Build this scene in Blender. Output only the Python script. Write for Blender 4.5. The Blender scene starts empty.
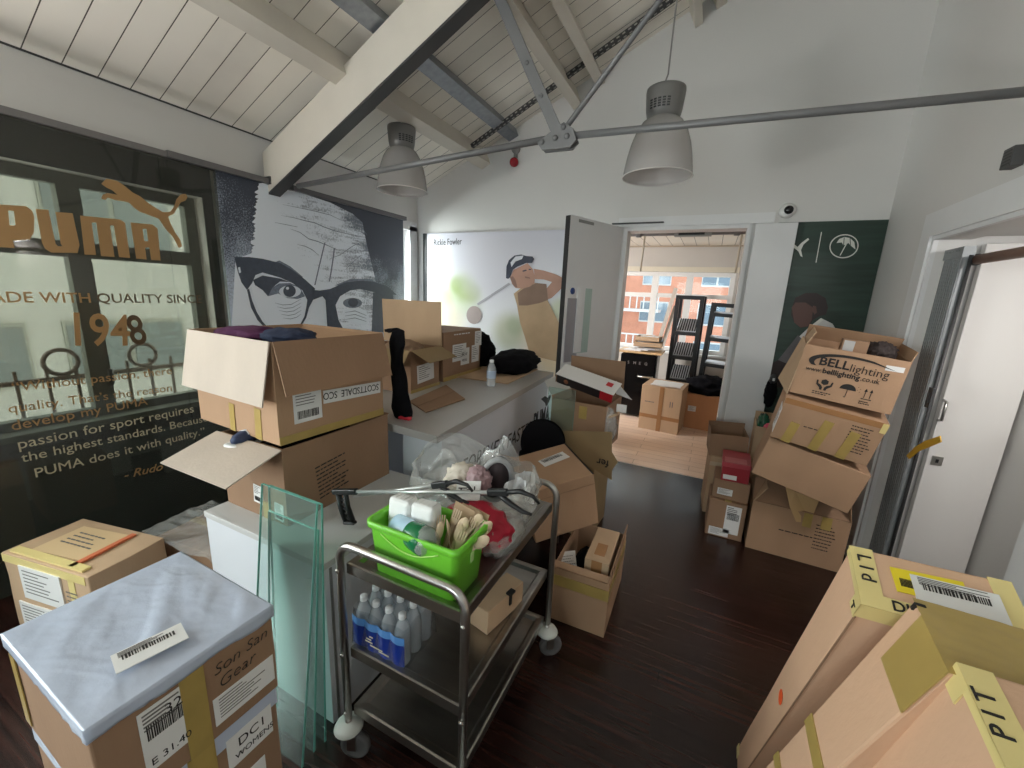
import bpy, bmesh, math, random
from mathutils import Vector, Matrix, noise
random.seed(7)
S = bpy.context.scene
C = S.collection
R = math.radians

# ------------------------------------------------------------------ camera
CAMH = 1.55
FPX = 406.2
pitch, roll, yaw = R(12.485), R(-2.527), R(25.381)
fwd = Vector((-math.sin(yaw)*math.cos(pitch), math.cos(yaw)*math.cos(pitch), -math.sin(pitch)))
rgt = Vector((math.cos(yaw), math.sin(yaw), 0))
dwn = fwd.cross(rgt)
r2 = math.cos(roll)*rgt + math.sin(roll)*dwn
d2 = -math.sin(roll)*rgt + math.cos(roll)*dwn
cam = bpy.data.cameras.new('camera')
cam.sensor_width = 36.0
cam.sensor_fit = 'HORIZONTAL'
cam.lens = FPX/1024*36.0
cam.clip_start = 0.02
cam.clip_end = 200
camo = bpy.data.objects.new('camera', cam)
C.objects.link(camo)
m = Matrix.Identity(4)
for i in range(3):
    m[i][0] = r2[i]; m[i][1] = -d2[i]; m[i][2] = -fwd[i]
m[2][3] = CAMH
camo.matrix_world = m
S.camera = camo

# ------------------------------------------------------------------ world, light, exposure
S.view_settings.view_transform = 'Standard'
S.view_settings.look = 'None'
S.view_settings.gamma = 1.0
S.view_settings.use_curve_mapping = False
S.view_settings.exposure = 0.12
w = bpy.data.worlds.new('overcast_sky'); S.world = w
w.use_nodes = True
bg = w.node_tree.nodes['Background']
bg.inputs[0].default_value = (0.80, 0.88, 1.0, 1)
bg.inputs[1].default_value = 2.2

def area(name, loc, target, sx, sy, power, col=(1, 1, 1)):
    l = bpy.data.lights.new(name, 'AREA'); l.shape = 'RECTANGLE'
    l.size = sx; l.size_y = sy; l.energy = power; l.color = col
    o = bpy.data.objects.new(name, l); C.objects.link(o)
    o.location = loc
    o.rotation_euler = (Vector(target)-Vector(loc)).to_track_quat('-Z', 'Y').to_euler()
    return o
# daylight entering the windows that lie behind and beside the camera and in the far room; the rear and lobby lights are added fill
area('daylight_left_window', (-3.30, -1.15, 1.62), (0.2, -0.7, 0.75), 1.9, 1.2, 66, (0.97, 0.985, 1.0)).data.spread = R(150)
area('skylight_left_window', (-5.2, -2.4, 3.9), (-2.6, -0.9, 1.4), 3.2, 2.2, 420, (0.95, 0.975, 1.0))
area('ground_bounce_left_window', (-3.28, -0.7, 0.95), (-2.5, 0.3, 2.9), 1.5, 0.35, 72, (1.0, 0.98, 0.95)).data.spread = R(140)
area('rear_fill_light', (-0.9, -3.30, 1.75), (-1.0, 0, 0.9), 2.3, 1.2, 30, (0.96, 0.98, 1.0)).data.spread = R(130)  # fill added behind the camera to brighten the near box faces
area('skylight_corner_window', (-4.1, 3.0, 2.0), (-2.6, 3.7, 1.7), 1.2, 1.5, 580, (0.97, 0.985, 1.0))
area('skylight_far_window', (-0.3, 9.2, 4.6), (-0.5, 3.9, 0.4), 4.0, 2.6, 520, (0.97, 0.985, 1.0))
area('lobby_fill_light', (1.30, 1.9, 1.915), (1.05, 2.3, 0.3), 0.25, 0.4, 15, (1.0, 0.98, 0.96))  # fill without a fixture, added to brighten the door leaf and counter side

# ------------------------------------------------------------------ rays from photograph points to the real planes they lie on
def ray(x, y):
    return ((x-512)/FPX)*r2 + ((y-384)/FPX)*d2 + fwd
def on(axis, x, y, v):
    d = ray(x, y); o = Vector((0, 0, CAMH))
    return o + d*((v-o[axis])/d[axis])
def PX(x, y, v): return on(0, x, y, v)
def PY(x, y, v): return on(1, x, y, v)
def PZ(x, y, v): return on(2, x, y, v)
def PP(x, y, p, n):
    d = ray(x, y); o = Vector((0, 0, CAMH)); n = Vector(n)
    return o + d*((Vector(p)-o).dot(n)/d.dot(n))

# ------------------------------------------------------------------ materials
MATS = {}
def s2l(c):
    return tuple(((v/255)/12.92 if v/255 <= 0.04045 else ((v/255+0.055)/1.055)**2.4) for v in c)
def mat(name, rgb, rough=0.6, metal=0.0, var=0.0, scale=6.0, bump=0.0, bscale=40.0, stretch=(1, 1, 1), spec=0.5, emit=None, coat=0.0):
    if name in MATS: return MATS[name]
    mt = bpy.data.materials.new(name); mt.use_nodes = True
    nt = mt.node_tree; b = nt.nodes['Principled BSDF']
    col = (*s2l(rgb), 1)
    b.inputs['Base Color'].default_value = col
    b.inputs['Roughness'].default_value = rough
    b.inputs['Metallic'].default_value = metal
    b.inputs['Specular IOR Level'].default_value = spec
    if coat: b.inputs['Coat Weight'].default_value = coat; b.inputs['Coat Roughness'].default_value = 0.12
    if emit:
        b.inputs['Emission Color'].default_value = (*s2l(emit[0]), 1); b.inputs['Emission Strength'].default_value = emit[1]
    tc = nt.nodes.new('ShaderNodeTexCoord'); mp = nt.nodes.new('ShaderNodeMapping')
    mp.inputs['Scale'].default_value = stretch
    nt.links.new(tc.outputs['Object'], mp.inputs[0])
    if var:
        n = nt.nodes.new('ShaderNodeTexNoise'); n.inputs['Scale'].default_value = scale; n.inputs['Detail'].default_value = 5
        nt.links.new(mp.outputs[0], n.inputs['Vector'])
        rp = nt.nodes.new('ShaderNodeValToRGB')
        rp.color_ramp.elements[0].position = 0.3; rp.color_ramp.elements[1].position = 0.7
        rp.color_ramp.elements[0].color = tuple(max(0, v*(1-var)) for v in col[:3])+(1,)
        rp.color_ramp.elements[1].color = tuple(min(1, v*(1+var)) for v in col[:3])+(1,)
        nt.links.new(n.outputs['Fac'], rp.inputs[0]); nt.links.new(rp.outputs[0], b.inputs['Base Color'])
    if bump:
        n2 = nt.nodes.new('ShaderNodeTexNoise'); n2.inputs['Scale'].default_value = bscale; n2.inputs['Detail'].default_value = 4
        nt.links.new(mp.outputs[0], n2.inputs['Vector'])
        bp = nt.nodes.new('ShaderNodeBump'); bp.inputs['Strength'].default_value = bump; bp.inputs['Distance'].default_value = 0.01
        nt.links.new(n2.outputs['Fac'], bp.inputs['Height']); nt.links.new(bp.outputs[0], b.inputs['Normal'])
    MATS[name] = mt
    return mt
def kraft(name, rgb): return mat(name, rgb, 0.75, var=0.07, scale=5, bump=0.12, bscale=90, stretch=(1, 1, 0.35), spec=0.25)
K1 = kraft('kraft_card', (172, 138, 110))
K2 = kraft('kraft_card_dark', (150, 119, 95))
K3 = kraft('kraft_card_light', (192, 162, 132))
K4 = kraft('kraft_card_pale', (190, 176, 163))
K5 = kraft('kraft_card_rosy', (212, 172, 142))
K6 = kraft('kraft_card_olive', (146, 124, 92))
KIN = kraft('kraft_card_inside', (136, 108, 82))
def glassy(name, rgb, alpha, rough=0.05, ior=1.45, bump=0, bscale=20, glossw=None):
    """thin clear plastic or glass: transparent mixed with a glossy reflection by fresnel"""
    mt = bpy.data.materials.new(name); mt.use_nodes = True
    nt = mt.node_tree; nt.nodes.clear()
    out = nt.nodes.new('ShaderNodeOutputMaterial')
    tr = nt.nodes.new('ShaderNodeBsdfTransparent'); tr.inputs[0].default_value = (*[v for v in s2l(rgb)], 1)
    df = nt.nodes.new('ShaderNodeBsdfPrincipled'); df.inputs['Base Color'].default_value = (*s2l(rgb), 1); df.inputs['Roughness'].default_value = 0.3
    gl = nt.nodes.new('ShaderNodeBsdfGlossy'); gl.inputs['Roughness'].default_value = rough
    fr = nt.nodes.new('ShaderNodeLayerWeight'); fr.inputs['Blend'].default_value = 0.5
    pw = nt.nodes.new('ShaderNodeMath'); pw.operation = 'POWER'; pw.inputs[1].default_value = 4.0
    fm = nt.nodes.new('ShaderNodeMath'); fm.operation = 'MULTIPLY_ADD'; fm.inputs[1].default_value = 0.7; fm.inputs[2].default_value = ((ior-1)/(ior+1))**2
    nt.links.new(fr.outputs['Facing'], pw.inputs[0]); nt.links.new(pw.outputs[0], fm.inputs[0])
    m1 = nt.nodes.new('ShaderNodeMixShader'); m1.inputs[0].default_value = alpha
    nt.links.new(tr.outputs[0], m1.inputs[1]); nt.links.new(df.outputs[0], m1.inputs[2])
    m2 = nt.nodes.new('ShaderNodeMixShader')
    nt.links.new(fm.outputs[0], m2.inputs[0]); nt.links.new(m1.outputs[0], m2.inputs[1]); nt.links.new(gl.outputs[0], m2.inputs[2])
    nt.links.new(m2.outputs[0], out.inputs[0])
    if bump:
        tc = nt.nodes.new('ShaderNodeTexCoord'); n = nt.nodes.new('ShaderNodeTexNoise'); n.inputs['Scale'].default_value = bscale; n.inputs['Detail'].default_value = 5
        nt.links.new(tc.outputs['Object'], n.inputs['Vector'])
        bp = nt.nodes.new('ShaderNodeBump'); bp.inputs['Strength'].default_value = bump; bp.inputs['Distance'].default_value = 0.02
        nt.links.new(n.outputs['Fac'], bp.inputs['Height'])
        for q in (gl, df, fr): nt.links.new(bp.outputs[0], q.inputs['Normal'])
    MATS[name] = mt
    return mt

WHITEWALL = mat('white_painted_wall', (214, 211, 208), 0.7, var=0.02, scale=1.5, bump=0.04, bscale=60)
CREAMPAINT = mat('cream_painted_timber', (214, 206, 194), 0.55, var=0.04, scale=4)
WHITEGLOSS = mat('white_gloss_paint', (222, 221, 221), 0.4, var=0.015)
STEELGREY = mat('grey_painted_steel', (118, 117, 118), 0.5, metal=0.3, var=0.06)
STEELDARK = mat('dark_grey_steel', (70, 69, 70), 0.5, metal=0.3)
STAIN = mat('stainless_steel', (190, 187, 183), 0.28, metal=1.0, var=0.06, scale=12)
STAINDULL = mat('brushed_stainless_sheet', (160, 156, 150), 0.33, metal=1.0, var=0.10, scale=5, stretch=(1, 5, 1))
BLACK = mat('black_plastic', (22, 22, 24), 0.45)
BLACKCLOTH = mat('black_cloth', (20, 19, 22), 0.9, bump=0.5, bscale=35, spec=0.1)
INK = mat('black_ink', (32, 28, 27), 0.7)
INKGREY = mat('grey_ink', (110, 106, 104), 0.7)
PAPER = mat('white_paper', (226, 224, 222), 0.6, var=0.02)
TAPE = mat('brown_packing_tape', (172, 146, 84), 0.28, var=0.08, scale=12)
TAPEPALE = mat('pale_yellow_tape', (224, 204, 138), 0.35, var=0.05, scale=10)
TAPECLEAR = mat('shiny_brown_tape', (168, 122, 82), 0.25, var=0.06)
GOLD = mat('gold_vinyl', (176, 138, 92), 0.35, metal=0.35, var=0.06, scale=3)
PALEVINYL = mat('pale_vinyl', (205, 200, 180), 0.5)
SILVERFILM = mat('silver_grey_plastic_film', (186, 194, 212), 0.27, var=0.05, scale=4, bump=0.2, bscale=26)
GREENPLASTIC = mat('lime_green_plastic', (112, 196, 52), 0.35, var=0.02)
GLASS_EDGE = mat('glass_edge_aqua', (120, 190, 178), 0.1, spec=0.7)
PANE = glassy('clear_greenish_glass', (240, 251, 248), 0.04, 0.02, 1.42)
WINDOWGLASS = glassy('window_glass', (235, 240, 238), 0.0, 0.02, 1.35)
TINT = glassy('tinted_display_glass', (206, 205, 196), 0.04, 0.03, 1.5)
PLASTICBAG = glassy('thin_clear_plastic_bag', (240, 240, 238), 0.26, 0.10, 1.6, bump=0.25, bscale=30)
CLEARPLASTIC = glassy('clear_bottle_plastic', (242, 246, 250), 0.34, 0.06, 1.5)

# ------------------------------------------------------------------ mesh helpers
class MB:
    """collects shapes in one bmesh; build() links them as ONE mesh object"""
    def __init__(s): s.bm = bmesh.new(); s.mi = 0; s.mats = []
    def use(s, m):
        if m not in s.mats: s.mats.append(m)
        s.mi = s.mats.index(m); return s
    def _tag(s, faces):
        for f in faces: f.material_index = s.mi
    def box(s, c, d, M=None, bevel=0.0, seg=2, cuts=0):
        before = set(s.bm.faces)
        r = bmesh.ops.create_cube(s.bm, size=1.0, matrix=Matrix.Diagonal((d[0], d[1], d[2], 1)))
        vs = r['verts']
        bmesh.ops.translate(s.bm, verts=vs, vec=c)
        es = list({e for v in vs for e in v.link_edges})
        if bevel > 0: bmesh.ops.bevel(s.bm, geom=es, offset=bevel, segments=seg, affect='EDGES', profile=0.5)
        new = [f for f in s.bm.faces if f not in before]
        if cuts:
            es = list({e for f in new for e in f.edges})
            bmesh.ops.subdivide_edges(s.bm, edges=es, cuts=cuts, use_grid_fill=True)
            new = [f for f in s.bm.faces if f not in before]
        if M is not None: bmesh.ops.transform(s.bm, matrix=M, verts=list({v for f in new for v in f.verts}))
        s._tag(new); return s
    def lim(s, a, b, **k):
        return s.box([(a[i]+b[i])/2 for i in range(3)], [abs(b[i]-a[i]) for i in range(3)], **k)
    def poly(s, pts, thick=None, n=None):
        vs = [s.bm.verts.new(p) for p in pts]
        f = s.bm.faces.new(vs); fs = [f]
        if thick:
            f.normal_update()
            nn = Vector(n).normalized() if n is not None else f.normal.copy()
            v2 = [s.bm.verts.new(Vector(p)+nn*thick) for p in pts]
            fs.append(s.bm.faces.new(v2[::-1]))
            for i in range(len(vs)):
                j = (i+1) % len(vs); fs.append(s.bm.faces.new([vs[j], vs[i], v2[i], v2[j]]))
        s._tag(fs); return s
    def quad(s, a, b, c, d): return s.poly([a, b, c, d])
    def tube(s, pts, r, n=12, caps=True, closed=False):
        pts = [Vector(p) for p in pts]; rings = []
        rr = r if isinstance(r, (list, tuple)) else [r]*len(pts)
        up = None
        for i, p in enumerate(pts):
            t = (pts[min(i+1, len(pts)-1)]-pts[max(i-1, 0)]).normalized()
            if up is None:
                up = Vector((0, 0, 1)) if abs(t.z) < 0.9 else Vector((1, 0, 0))
            x = t.cross(up).normalized(); y = x.cross(t).normalized(); up = y
            rings.append([s.bm.verts.new(p+(x*math.cos(a)+y*math.sin(a))*rr[i]) for a in [2*math.pi*k/n for k in range(n)]])
        fs = []
        for i in range(len(rings)-1):
            for k in range(n):
                fs.append(s.bm.faces.new([rings[i][k], rings[i][(k+1) % n], rings[i+1][(k+1) % n], rings[i+1][k]]))
        if caps:
            fs.append(s.bm.faces.new(rings[0][::-1])); fs.append(s.bm.faces.new(rings[-1]))
        for f in fs: f.smooth = True
        s._tag(fs); return s
    def lathe(s, prof, n=32, M=None, ang=2*math.pi):
        """prof = [(radius, z)]"""
        M = M or Matrix.Identity(4); rings = []; fs = []
        for r, z in prof:
            if r < 1e-6: rings.append([s.bm.verts.new(M @ Vector((0, 0, z)))])
            else: rings.append([s.bm.verts.new(M @ Vector((r*math.cos(2*math.pi*k/n), r*math.sin(2*math.pi*k/n), z))) for k in range(n)])
        for a, b in zip(rings, rings[1:]):
            for k in range(n):
                j = (k+1) % n
                if len(a) == 1 and len(b) == 1: continue
                if len(a) == 1: fs.append(s.bm.faces.new([a[0], b[j], b[k]]))
                elif len(b) == 1: fs.append(s.bm.faces.new([a[k], a[j], b[0]]))
                else: fs.append(s.bm.faces.new([a[k], a[j], b[j], b[k]]))
        for f in fs: f.smooth = True
        s._tag(fs); return s
    def blob(s, c, r, amp=0.2, fr=2.0, seed=0, sub=4, floor=None, M=None, ridged=False):
        before = set(s.bm.verts)
        bmesh.ops.create_icosphere(s.bm, subdivisions=sub, radius=1.0)
        vs = [v for v in s.bm.verts if v not in before]
        for v in vs:
            p = v.co.copy(); q = p*fr+Vector((seed*7.1, seed*3.3, seed*1.7))
            nz = noise.fractal(q, 1.0, 2.0, 4)
            if ridged: nz = (0.5-abs(noise.noise(q)))*1.2+0.35*noise.noise(q*2.7)
            p = p*(1+amp*nz)
            v.co = Vector((c[0]+p.x*r[0], c[1]+p.y*r[1], c[2]+p.z*r[2]))
            if floor is not None and v.co.z < floor: v.co.z = floor+0.001*random.random()
        fs = list({f for v in vs for f in v.link_faces})
        for f in fs: f.smooth = True
        if M is not None: bmesh.ops.transform(s.bm, matrix=M, verts=vs)
        s._tag(fs); return s
    def crumple(s, amp, fr=6.0, seed=0):
        for v in s.bm.verts:
            q = v.co*fr+Vector((seed, seed*2.3, 0))
            v.co += noise.noise_vector(q)*amp
        return s
    def grid(s, fn, nu, nv, smooth=True):
        vs = [[s.bm.verts.new(fn(i/nu, j/nv)) for j in range(nv+1)] for i in range(nu+1)]
        fs = []
        for i in range(nu):
            for j in range(nv):
                f = s.bm.faces.new([vs[i][j], vs[i+1][j], vs[i+1][j+1], vs[i][j+1]]); f.smooth = smooth; fs.append(f)
        s._tag(fs); return s
    def build(s, name, m=None, parent=None, kind=None, label=None, solidify=0):
        me = bpy.data.meshes.new(name)
        bmesh.ops.recalc_face_normals(s.bm, faces=[f for f in s.bm.faces])
        s.bm.to_mesh(me); s.bm.free()
        for q in (s.mats or [m]): me.materials.append(q)
        o = bpy.data.objects.new(name, me); C.objects.link(o)
        if parent is not None: o.parent = parent
        if kind: o['kind'] = kind
        if label: o['label'] = label
        if solidify:
            md = o.modifiers.new('thickness', 'SOLIDIFY'); md.thickness = solidify; md.offset = 0
        return o
def tag(o, label, cat, group=None):
    o['label'] = label; o['category'] = cat
    if group: o['group'] = group
    return o
def thing(name, label, cat, loc=(0, 0, 0), rot=(0, 0, 0), group=None):
    o = bpy.data.objects.new(name, None); C.objects.link(o); o.empty_display_size = 0.05
    o.location = loc; o.rotation_euler = rot
    return tag(o, label, cat, group)
def copy_thing(o, loc=None, rot=None, label=None):
    def rec(q, p):
        c = q.copy(); C.objects.link(c); c.parent = p
        for ch in list(q.children): rec(ch, c)
        return c
    c = rec(o, None)
    if loc is not None: c.location = loc
    if rot is not None: c.rotation_euler = rot
    if label: c['label'] = label
    return c
def struct(name, mb, m=None, parent=None):
    return mb.build(name, m, parent, kind='structure')

def text_into(mb, body, M, size, m, align='LEFT', ext=0.0006, bold=0.0, shear=0.0, sx=1.0):
    """adds lettering (laid in the xy plane of matrix M) to the mesh collector"""
    cu = bpy.data.curves.new('t', 'FONT'); cu.body = body; cu.size = size; cu.align_x = align
    cu.offset = bold*size*1.2; cu.shear = shear; cu.extrude = ext; cu.resolution_u = 3
    o = bpy.data.objects.new('t', cu); C.objects.link(o)
    dg = bpy.context.evaluated_depsgraph_get(); dg.update()
    me = bpy.data.meshes.new_from_object(o.evaluated_get(dg))
    mb.use(m); before = set(mb.bm.faces); bv = set(mb.bm.verts)
    mb.bm.from_mesh(me)
    vs = [v for v in mb.bm.verts if v not in bv]
    bmesh.ops.transform(mb.bm, matrix=M @ Matrix.Diagonal((sx, 1, 1, 1)), verts=vs)
    for f in mb.bm.faces:
        if f not in before: f.material_index = mb.mi
    C.objects.unlink(o); bpy.data.objects.remove(o); bpy.data.curves.remove(cu); bpy.data.meshes.remove(me)
def text_width(body, size, bold=0.0):
    cu = bpy.data.curves.new('t', 'FONT'); cu.body = body; cu.size = size; cu.offset = bold
    o = bpy.data.objects.new('t', cu); C.objects.link(o)
    dg = bpy.context.evaluated_depsgraph_get(); dg.update()
    me = bpy.data.meshes.new_from_object(o.evaluated_get(dg))
    xs = [v.co.x for v in me.vertices]; wd = (min(xs), max(xs))
    C.objects.unlink(o); bpy.data.objects.remove(o); bpy.data.curves.remove(cu); bpy.data.meshes.remove(me)
    return wd
def frame(o, x, y):
    """matrix with origin o, x axis towards x, y axis near y"""
    x = Vector(x).normalized(); y = Vector(y); z = x.cross(y).normalized(); y = z.cross(x)
    M = Matrix.Identity(4)
    for i in range(3): M[i][0] = x[i]; M[i][1] = y[i]; M[i][2] = z[i]; M[i][3] = o[i]
    return M
def text_fit(mb, body, a, b, up, m, height=None, **k):
    """text whose baseline runs from point a to point b; height of capitals optional"""
    a = Vector(a); b = Vector(b)
    x0, x1 = text_width(body, 1.0)
    L = (b-a).length
    if height: size = height/0.69; sx = L/((x1-x0)*size)
    else: size = L/(x1-x0); sx = 1.0
    M = frame(a, b-a, up) @ Matrix.Translation((-x0*size*sx, 0, 0))
    text_into(mb, body, M, size, m, sx=sx, **k)

# faces of a carton seen from outside: origin lower left, x to the right, y up
def face(d, f):
    W, D, H = d
    t = {'-y': ((-W/2, -D/2, 0), (1, 0, 0), (0, 0, 1)), '+y': ((W/2, D/2, 0), (-1, 0, 0), (0, 0, 1)),
         '+x': ((W/2, -D/2, 0), (0, 1, 0), (0, 0, 1)), '-x': ((-W/2, D/2, 0), (0, -1, 0), (0, 0, 1)),
         '+z': ((-W/2, -D/2, H), (1, 0, 0), (0, 1, 0))}[f]
    return frame(*t) @ Matrix.Translation((0, 0, 0.0008))
def decal(parent, name, FM, u, v, wd, ht, m, rot=0, th=0.0012, lab=None):
    M = FM @ Matrix.Translation((u, v, 0)) @ Matrix.Rotation(R(rot), 4, 'Z')
    mb = MB(); mb.box((wd/2, ht/2, th/2), (wd, ht, th), M)
    return mb.build(name, m, parent, label=lab)
def ship_label(parent, FM, u, v, wd, ht, rot=0, style=0, words=(), name='shipping_label', paper=None, lab=None, th=0.0014):
    M = FM @ Matrix.Translation((u, v, 0)) @ Matrix.Rotation(R(rot), 4, 'Z')
    mb = MB(); mb.use(paper or PAPER); mb.box((wd/2, ht/2, th/2), (wd, ht, th), M)
    mb.use(INK); rnd = random.Random(int(wd*10000)+style)
    def bar(x, y, bw, bh): mb.box((x+bw/2, y+bh/2, th+0.0003), (bw, bh, 0.0006), M)
    if style in (0, 1):      # barcode
        x = wd*0.12; y0 = ht*(0.12 if style == 0 else 0.5); bh = ht*0.24
        while x < wd*0.86:
            bw = wd*rnd.choice((0.012, 0.02, 0.03)); bar(x, y0, bw, bh); x += bw+wd*rnd.choice((0.014, 0.022))
        mb.use(INKGREY)
        for k in range(5):
            bar(wd*0.08, ht*((0.9-0.09*k) if style == 0 else (0.92-0.06*k)), wd*rnd.uniform(0.4, 0.8), ht*0.025)
    if style == 2:           # lines of small print
        mb.use(INKGREY)
        for k in range(7): bar(wd*0.08, ht*(0.86-0.11*k), wd*rnd.uniform(0.35, 0.8), ht*0.03)
    if style == 3: pass
    for (tx, x, y, sz) in words:
        text_into(mb, tx, M @ Matrix.Translation((x*wd, y*ht, th)), sz, INK, ext=0.0005, bold=0.0)
    return mb.build(name, None, parent, label=lab)
def print_lines(mb, FM, u, v, wd, n, dy, m, seed=0, hh=0.003, rot=0):
    """small printed text too fine to read: rows of word-length dashes"""
    rnd = random.Random(seed); mb.use(m)
    M = FM @ Matrix.Translation((u, v, 0)) @ Matrix.Rotation(R(rot), 4, 'Z')
    for k in range(n):
        x = 0
        while x < wd*rnd.uniform(0.6, 1.0):
            l = wd*rnd.uniform(0.05, 0.16); mb.box((x+l/2, -k*dy, 0.0006), (l, hh, 0.0008), M); x += l+wd*0.03

def flap_mesh(parent, d, side, ang, ln, m, wscale=1.0, th=0.0045, bend=0.0, name='flap', taper=0.0, seed=0):
    """lid flap hinged on a top edge; 0 = lying closed over the box, 90 = upright, 270 = hanging down outside"""
    W, D, H = d
    e = {'-y': ((0, -D/2+0.004, H), (1, 0, 0), (0, 1, 0), W), '+y': ((0, D/2-0.004, H), (-1, 0, 0), (0, -1, 0), W),
         '-x': ((-W/2+0.004, 0, H), (0, -1, 0), (1, 0, 0), D), '+x': ((W/2-0.004, 0, H), (0, 1, 0), (-1, 0, 0), D)}[side]
    o = Vector(e[0]); ax = Vector(e[1]); inn = Vector(e[2]); wd = e[3]*wscale
    if ang > 180: o = o-inn*(th+0.006)
    def P(u, v):
        a = R(ang)+bend*v
        # integrate a slightly bent sheet
        k = 6; p = Vector((0, 0, 0))
        for i in range(k):
            aa = R(ang)+bend*v*(i+0.5)/k
            p += (inn*math.cos(aa)+Vector((0, 0, 1))*math.sin(aa))*(ln*v/k)
        ww = wd*(1-taper*v)
        return o+p+ax*(u-0.5)*ww+Vector((0, 0, 0.002))
    mb = MB(); mb.grid(P, 8, 6, smooth=False)
    ob = mb.build(name, m, parent, solidify=th)
    return ob
def carton(label, loc, rot, d, m, openb=False, flaps=(), group=None, name='cardboard_box', cat='box', crumple=0.0016, seed=1, inside=None, wall=0.006):
    t = thing(name, label, cat, loc, tuple(R(a) for a in rot), group)
    W, D, H = d
    mb = MB()
    if openb:
        mb.use(m)
        mb.lim((-W/2, -D/2, 0), (W/2, D/2, wall), cuts=3)
        mb.lim((-W/2, -D/2, 0), (W/2, -D/2+wall, H), cuts=4)
        mb.lim((-W/2, D/2-wall, 0), (W/2, D/2, H), cuts=4)
        mb.lim((-W/2, -D/2+wall, 0), (-W/2+wall, D/2-wall, H), cuts=4)
        mb.lim((W/2-wall, -D/2+wall, 0), (W/2, D/2-wall, H), cuts=4)
    else:
        mb.box((0, 0, H/2), (W, D, H), bevel=0.004, seg=2, cuts=3)
    mb.crumple(crumple, 5.0, seed)
    mb.build('carton_body', m, t)
    for i, fl in enumerate(flaps):
        flap_mesh(t, d, fl[0], fl[1], fl[2], fl[3] if len(fl) > 3 and fl[3] else m, seed=i, **(fl[4] if len(fl) > 4 else {}))
    return t
def tape_strip(parent, d, f, u, v, wd, ht, m=None, rot=0, lab=None):
    return decal(parent, 'tape', face(d, f), u, v, wd, ht, m or TAPE, rot, th=0.0018, lab=lab)

# ================================================================== SETTING
XL, XR, YB, YF = -3.0, 1.0, 3.75, -3.0
EAVE = 2.545; SL = 0.44; XRIDGE = 0.15
def roof(x): return EAVE+SL*(x-XL) if x <= XRIDGE else EAVE+SL*(XRIDGE-XL)-SL*(x-XRIDGE)

def wood_floor(name, c1, c2, rough, plank, length, gap, lo=(0.25, 0.22, 0.22, 1), hi=(2.6, 2.3, 2.2, 1)):
    mt = bpy.data.materials.new(name); mt.use_nodes = True; nt = mt.node_tree; b = nt.nodes['Principled BSDF']
    tc = nt.nodes.new('ShaderNodeTexCoord')
    br = nt.nodes.new('ShaderNodeTexBrick'); br.inputs['Scale'].default_value = 1.0
    br.inputs['Color1'].default_value = (*s2l(c1), 1); br.inputs['Color2'].default_value = (*s2l(c2), 1)
    br.inputs['Mortar'].default_value = (*s2l(gap), 1); br.inputs['Mortar Size'].default_value = 0.0025
    br.inputs['Brick Width'].default_value = length; br.inputs['Row Height'].default_value = plank; br.inputs['Bias'].default_value = 0.0
    nt.links.new(tc.outputs['Object'], br.inputs['Vector'])
    mp = nt.nodes.new('ShaderNodeMapping'); mp.inputs['Scale'].default_value = (1.6, 42, 1)
    nt.links.new(tc.outputs['Object'], mp.inputs[0])
    n = nt.nodes.new('ShaderNodeTexNoise'); n.inputs['Scale'].default_value = 1.5; n.inputs['Detail'].default_value = 6
    nt.links.new(mp.outputs[0], n.inputs['Vector'])
    mx = nt.nodes.new('ShaderNodeMix'); mx.data_type = 'RGBA'; mx.blend_type = 'MULTIPLY'; mx.inputs[0].default_value = 0.75
    rp = nt.nodes.new('ShaderNodeValToRGB'); rp.color_ramp.elements[0].position = 0.35; rp.color_ramp.elements[1].position = 0.78
    rp.color_ramp.elements[0].color = lo; rp.color_ramp.elements[1].color = hi
    nt.links.new(n.outputs['Fac'], rp.inputs[0])
    nt.links.new(br.outputs['Color'], mx.inputs[6]); nt.links.new(rp.outputs[0], mx.inputs[7])
    nt.links.new(mx.outputs[2], b.inputs['Base Color'])
    b.inputs['Roughness'].default_value = rough
    bp = nt.nodes.new('ShaderNodeBump'); bp.inputs['Strength'].default_value = 0.12; bp.inputs['Distance'].default_value = 0.004
    nt.links.new(n.outputs['Fac'], bp.inputs['Height']); nt.links.new(bp.outputs[0], b.inputs['Normal'])
    return mt
DARKFLOOR = wood_floor('dark_red_brown_floorboards', (46, 27, 23), (35, 21, 18), 0.26, 0.10, 1.1, (24, 16, 15))
LIGHTFLOOR = wood_floor('light_oak_laminate', (252, 226, 204), (244, 216, 194), 0.32, 0.12, 1.0, (190, 156, 130), (0.9, 0.88, 0.86, 1), (1.15, 1.15, 1.15, 1))
mb = MB(); mb.lim((XL-0.25, YF-0.25, -0.1), (XR+0.7, YB+0.07, 0)); struct('floor', mb, DARKFLOOR)
mb = MB(); mb.lim((-3.6, YB+0.07, -0.1), (0.9, 6.9, 0.0)); struct('floor_far_room', mb, LIGHTFLOOR)

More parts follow.
